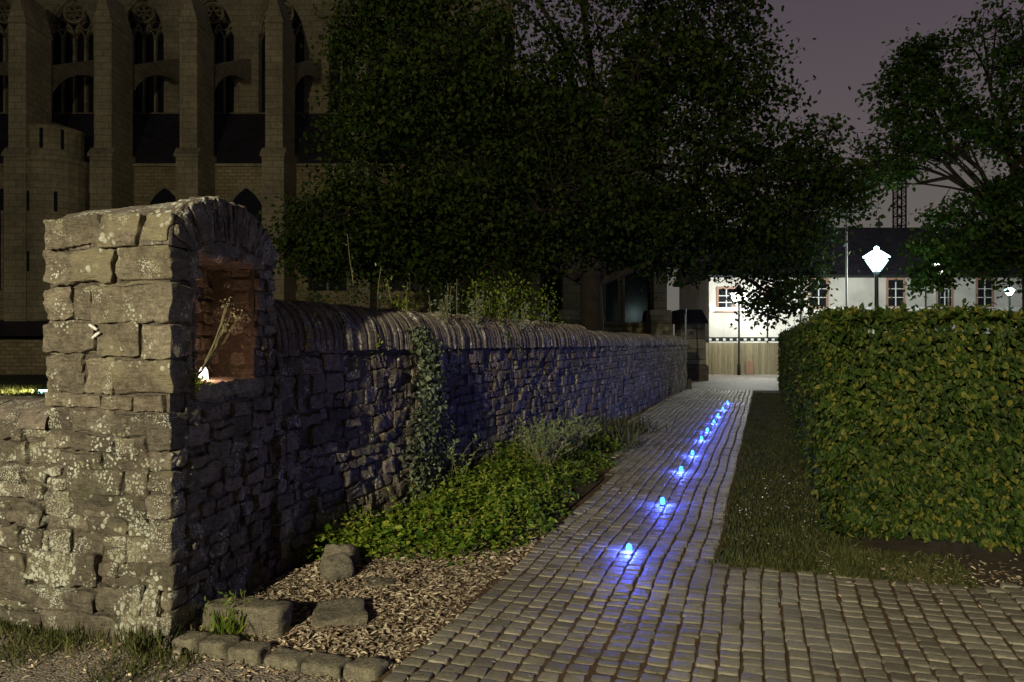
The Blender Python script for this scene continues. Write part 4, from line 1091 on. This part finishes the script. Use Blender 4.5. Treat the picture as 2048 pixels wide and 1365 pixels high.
# buttress-like gate pier at the end of the path
gpz = thing('gate_pier', 'stout ashlar pier with sloping dark cap at the far end of the path', 'gate pier', (X(1391, 32.7), 33.2, 0))
x0, x1 = X(1362, 32.7), X(1410, 32.7)
mb = MB(); mb.box((x0, 32.7, 0), (x1-x0, 0, 0), (0, 1.3, 0), (0, 0, Z(645, 32.7))); mb.build('shaft', M['ashlar_big'], gpz)
mb = MB(); mb.prism([(x0, 32.55, -.1), (x1+.12, 32.55, -.1), (x1+.12, 32.55, Z(734, 32.6)), (x1, 32.55, Z(728, 32.6)), (x0, 32.55, Z(728, 32.6))], (0, 1.5, 0)); mb.build('base', M['cath_dark'], gpz)
mb = MB(); mb.prism([(x0-.1, 32.5, Z(647, 32.5)), (x1+.12, 32.5, Z(647, 32.5)), (x1+.05, 32.5, Z(640, 32.5)), (x1-.18, 32.5, Z(619, 32.5)), (x0-.1, 32.5, Z(619, 32.5))], (0, 1.6, 0)); mb.build('cap', M['slate'], gpz)

# ================================================================== HOUSE, FENCE, MAST
YHS = 45.0
ho = thing('townhouse', 'long pale plastered house with dark roof beyond the hedge', 'house', (25, YHS+4, 0))
hx0, hx1 = X(1418, YHS), X(2400, YHS); ze = Z(552, YHS)
mb = MB(); mb.box((hx0, YHS, -.1), (hx1-hx0, 0, 0), (0, 8, 0), (0, 0, ze)); mb.build('wall', M['plaster'], ho)
mb = MB(); mb.prism([(hx0-.3, YHS-.5, ze-.05), (hx0-.3, YHS+4, Z(455, YHS+4)), (hx0-.3, YHS+8.5, ze-.05)], (hx1-hx0+.6, 0, 0)); ro = mb.build('roof', M['slate'], ho)
mb = MB(); mb.lathe((X(1758, YHS+4), YHS+4, Z(458, YHS+4)), [(.1, 0), (.1, .2), (.26, .22), (.2, .42), (.06, .5), (.06, .8)], 8); mb.build('roof_vent', M['iron'], ro)
mb = MB(); mb.box((hx0, YHS-.08, Z(623, YHS)), (hx1-hx0, 0, 0), (0, .08, 0), (0, 0, .25)); mb.build('string_course', M['white'], ho)
mb = MB(); mb.tube([(hx0-.3, YHS-.55, ze-.02), (hx1+.3, YHS-.55, ze-.02)], .08, 8); mb.build('gutter', M['iron'], ho)
for px in (1600, 1850, 2120):
    mb = MB(); mb.tube([(X(px, YHS), YHS-.08, 0), (X(px, YHS), YHS-.08, ze-.3), (X(px, YHS), YHS-.5, ze-.05)], .05, 8); mb.build('downpipe', M['iron'], ho)
for px0, px1, py0, py1 in ((1437, 1468, 578, 618), (1530, 1562, 578, 618), (1622, 1652, 560, 612), (1776, 1806, 560, 612), (1876, 1902, 560, 612), (1955, 1983, 560, 612), (2050, 2080, 560, 612), (1495, 1520, 690, 735)):
    xa, xb, za, zb = X(px0, YHS), X(px1, YHS), Z(py1, YHS), Z(py0, YHS)
    f_ = MB(); s_ = .13
    f_.box((xa-s_, YHS-.05, za-s_), (xb-xa+2*s_, 0, 0), (0, .1, 0), (0, 0, s_)); f_.box((xa-s_, YHS-.05, zb), (xb-xa+2*s_, 0, 0), (0, .1, 0), (0, 0, s_))
    f_.box((xa-s_, YHS-.05, za), (s_, 0, 0), (0, .1, 0), (0, 0, zb-za)); f_.box((xb, YHS-.05, za), (s_, 0, 0), (0, .1, 0), (0, 0, zb-za))
    f_.box((xa-.2, YHS-.16, za-s_-.08), (xb-xa+.4, 0, 0), (0, .155, 0), (0, 0, .078))
    fo = f_.build('window', M['sandstone'], ho)
    g_ = MB(); g_.box((xa, YHS-.012, za), (xb-xa, 0, 0), (0, .01, 0), (0, 0, zb-za)); g_.build('pane', M['glass'], fo)
    b_ = MB(); mx = (xa+xb)/2
    b_.box((mx-.03, YHS-.035, za), (.06, 0, 0), (0, .02, 0), (0, 0, zb-za))
    for q in (.33, .66): b_.box((xa, YHS-.033, za+(zb-za)*q-.02), (xb-xa, 0, 0), (0, .016, 0), (0, 0, .04))
    b_.build('glazing_bars', M['white'], fo)
fe = thing('board_fence', 'tall wooden board fence standing across the end of the path', 'fence', (X(1500, 39), 39, 0))
mb = MB(); rg = np.random.default_rng(201); x_ = X(1412, 38.8); xe = X(1720, 38.8)
while x_ < xe:
    mb.box((x_, 38.8+rg.uniform(0, .02), -.05), (.155, 0, 0), (0, .025, 0), (0, 0, 1.66+rg.uniform(-.01, .01)), rg.uniform(.75, 1.2)); x_ += .16
mb.build('boards', M['boards'], fe)
mb = MB(); mb.box((X(1412, 38.8), 38.85, 1.68), (xe-X(1412, 38.8), 0, 0), (0, .08, 0), (0, 0, .22)); mb.build('rail', M['iron'], fe)
mb = MB()
for px in range(1418, 1715, 14): mb.box((X(px, 38.8), 38.79, 1.72), (.13, 0, 0), (0, .05, 0), (0, 0, .11))
mb.build('reflectors', M['white'], fe)
mb = MB(); mb.box((X(1492, 38.8), 38.76, .0), (.34, 0, 0), (0, .03, 0), (0, 0, .66)); mb.build('hatch', M['sandstone'], fe)

ms = thing('lattice_mast', 'red lattice crane mast rising above the roofs between the two trees', 'crane', (X(1799, 80), 80, 0))
mb = MB(); xm, w_ = X(1799, 80), .45
for sx_ in (-1, 1):
    for sy_ in (-1, 1): mb.box((xm+sx_*w_-.06, 80+sy_*w_-.06, -.1), (.12, 0, 0), (0, .12, 0), (0, 0, 26))
mb.build('mast_legs', M['redmetal'], ms)
mb = MB(); z_ = 0
while z_ < 25:
    for a, b in (((-1, -1), (1, -1)), ((1, -1), (1, 1)), ((1, 1), (-1, 1)), ((-1, 1), (-1, -1))):
        p, q = np.array([xm+a[0]*w_, 80+a[1]*w_, z_]), np.array([xm+b[0]*w_, 80+b[1]*w_, z_])
        mb.tube([p, q], .04, 4); mb.tube([p, q+UP*.5], .04, 4); mb.tube([q+UP*.5, p+UP*1.0], .04, 4)
    z_ += 1.0
mb.build('bracing', M['redmetal'], ms)

# ================================================================== LAMPS
M['warm'] = m_glow('lit_lantern', (1, .93, .82), 3.0)
M['cool'] = m_glow('lit_lantern_cool', (.55, 1, 1), 3.5)
M['blue'] = m_glow('lit_blue_jar', (.03, .30, 1.0), 2.2)
def point(name, loc, W, col, rad, parent, spot=None):
    l = bpy.data.lights.new(name, 'SPOT' if spot else 'POINT'); l.energy = W; l.color = col; l.shadow_soft_size = rad
    o = bpy.data.objects.new(name, l); COL.objects.link(o); o.parent = parent
    L = np.array(parent.location) if parent else np.zeros(3); o.location = tuple(np.asarray(loc) - L)
    if spot:
        l.spot_size = R(spot[0]); l.spot_blend = .6
        o.rotation_euler = Vector(tuple(float(q) for q in spot[1])).to_track_quat('-Z', 'Y').to_euler()
    return o
def street_lamp(label, base, h, s, W, col, mat, group=None, rad=.08):
    base = np.asarray(base, float); o = thing('street_lamp', label, 'street lamp', base, group)
    m = MB(); m.lathe(base, [(.09, -.05), (.09, .5), (.055, .58), (.045, h-.1), (.07, h)], 10); m.build('post', M['iron'], o, smooth=True)
    m = MB(); m.lathe(base + UP*h, [(.10*s, 0), (.30*s, .28*s), (.24*s, .36*s)], 6); m.build('lantern_glass', M[mat], o)
    m = MB(); m.lathe(base + UP*(h+.362*s), [(.36*s, 0), (.16*s, .13*s), (.07*s, .18*s), (.07*s, .24*s), (.01, .28*s)], 6); m.build('lantern_cap', M['iron'] if mat != 'cool' else M['cool'], o)
    m = MB()
    for k in range(6):
        a = k*math.pi/3; ca, sa = math.cos(a), math.sin(a)
        m.tube([base + np.array([.102*s*ca, .102*s*sa, h]), base + np.array([.302*s*ca, .302*s*sa, h+.28*s]), base + np.array([.245*s*ca, .245*s*sa, h+.36*s])], .012*s, 4)
    m.build('lantern_frame', M['iron'], o)
    if W: point('lamp_light', base + UP*(h+.17*s), W, col, rad, o)
    return o
lm = at(1753, 527, 18.0)
street_lamp('brightest street lamp, glaring white above the hedge beside the right tree', (lm[0], lm[1], -.05), lm[2]-.14, 0.95, 75, (.75, 1, .95), 'cool', None, .22)
l2 = at(1478, 600, 38.2)
street_lamp('street lamp with pale lantern in front of the board fence and white house', (l2[0], l2[1], -.03), l2[2]-.2, 1.6, 800, (1, .98, .88), 'warm', None, .1)
l3 = at(2019, 582, 37.0)
street_lamp('small bluish street lamp farthest right above the hedge', (l3[0], l3[1], -.03), l3[2]-.2, .75, 350, (.7, .9, 1), 'cool', None, .1)
l4 = at(1878, 545, 34.0)  # added lamp among the leaves, brightens the plaza and house
street_lamp('tall street lamp added to light plaza and house, head hidden in leaves right of the brightest lamp', (l4[0], l4[1], -.03), l4[2], 1.2, 2300, (.95, 1, .92), 'warm', None, .15)
l5 = at(1535, 612, 42.2)  # added lamp, post screened by the fence, brightens the house wall
street_lamp('street lamp added behind the board fence to flood the white house wall with light', (l5[0], l5[1], -.03), l5[2], 1.0, 800, (.95, 1, .95), 'warm', None, .15)
lk = np.array([-4.95, -9.2, -.03])  # unseen main light, added as a street lamp behind the camera
street_lamp('unseen street lamp added behind the camera to light the pier, hedge and cobbles', lk, 5.0, 1.6, KEY_W, (1, .88, .60), 'warm', None, .12)
# slim posts beyond the hedge
for px, y0, h, lb in ((1693, 430, 7.6, 'tall thin pale pole in front of the dark roof, left of the bright lamp'), (1898, 560, 4.1, 'dark pole over the hedge between two house windows')):
    P = at(px, 700, 34)*np.array([1, 1, 0]); o = thing('pole', lb, 'pole', P)
    m = MB(); m.tube([P - UP*.1, P + UP*h*.5, P + UP*h], [.06, .055, .045], 8); m.build('shaft', M['galv'] if px == 1693 else M['iron'], o)
    m = MB(); m.lathe(P + UP*h, [(.06, 0), (.07, .04), (.01, .1)], 8); m.build('cap', M['iron'], o)

# niche light
nl = thing('niche_light', 'small glowing tea light standing on the sill of the pier niche', 'candle', pw(.09, .49, NZ0+.012))
b = pw(.09, .49, NZ0+.012); m = MB(); m.lathe(b, [(.026, 0), (.028, .012), (.025, .06), (.012, .085)], 12); m.build('glass_jar', M['warm'], nl, smooth=True)
m = MB(); m.lathe(b, [(.03, -.006), (.032, .004)], 12); m.build('base', M['iron'], nl)
point('candle_light', b + UP*.05, 3.6, (1, .52, .34), .02, nl)
# floodlight on the far lawn
fl = at(92, 786, 24.0); flt = thing('ground_floodlight', 'white floodlight on the lawn seen just left of the pier', 'floodlight', (fl[0], fl[1], -.05))
m = MB(); m.cbox((fl[0], fl[1], .0), .34, .16, .17); m.build('housing', M['iron'], flt)
m = MB(); m.box((fl[0]-.18, fl[1]-.1, .02), (.012, 0, 0), (0, .2, 0), (0, 0, .13)); m.box((fl[0]-.16, fl[1]-.085, .02), (.32, 0, 0), (0, .008, 0), (0, 0, .13)); m.build('lens', M['cool'], flt)
m = MB(); m.tube([np.array([fl[0], fl[1], -.1]), np.array([fl[0], fl[1], .02])], .03, 6); m.build('spike', M['iron'], flt)
point('floodlight_beam', (fl[0]-.3, fl[1]-.1, .22), 700, (1, .85, .45), .05, flt, (150, (-1, -.15, -.04)))

# ten blue path lights
def path_light(P):
    o = thing('path_light', '', 'path light', P, 'blue lights in a row down the path')
    m = MB(); m.lathe(P, [(.028, .0), (.031, .012), (.026, .016)], 12); m.build('base', M['iron'], o)
    m = MB(); m.lathe(P + UP*.014, [(.019, 0), (.025, .015), (.025, .045), (.018, .068), (.005, .076)], 14); m.build('glass_dome', M['blue'], o, smooth=True)
    point('blue_light', P + UP*.06, BLUE_W, (.05, .09, 1.0), .018, o)
    return o
pos = [(1258, 1113), (1325, 1014), (1362, 948), (1385, 914), (1403, 884), (1415, 866), (1428, 849), (1436, 836), (1446, 822), (1455, 809)]
words = ['nearest', 'second', 'third', 'fourth', 'fifth', 'sixth', 'seventh', 'eighth', 'ninth', 'farthest']
first = None
for (px, py), w in zip(pos, words):
    P = gp(px, py); P[2] = .012
    if first is None: o = first = path_light(P)
    else: o = copy_tree(first); o.location = tuple(P)
    o['label'] = ('nearest of the ten blue path lights on the cobbles' if w == 'nearest' else 'farthest of the ten blue path lights, at the dark end of the row' if w == 'farthest'
                  else f'blue path light on the cobbles, {w} of the ten counted from the camera')
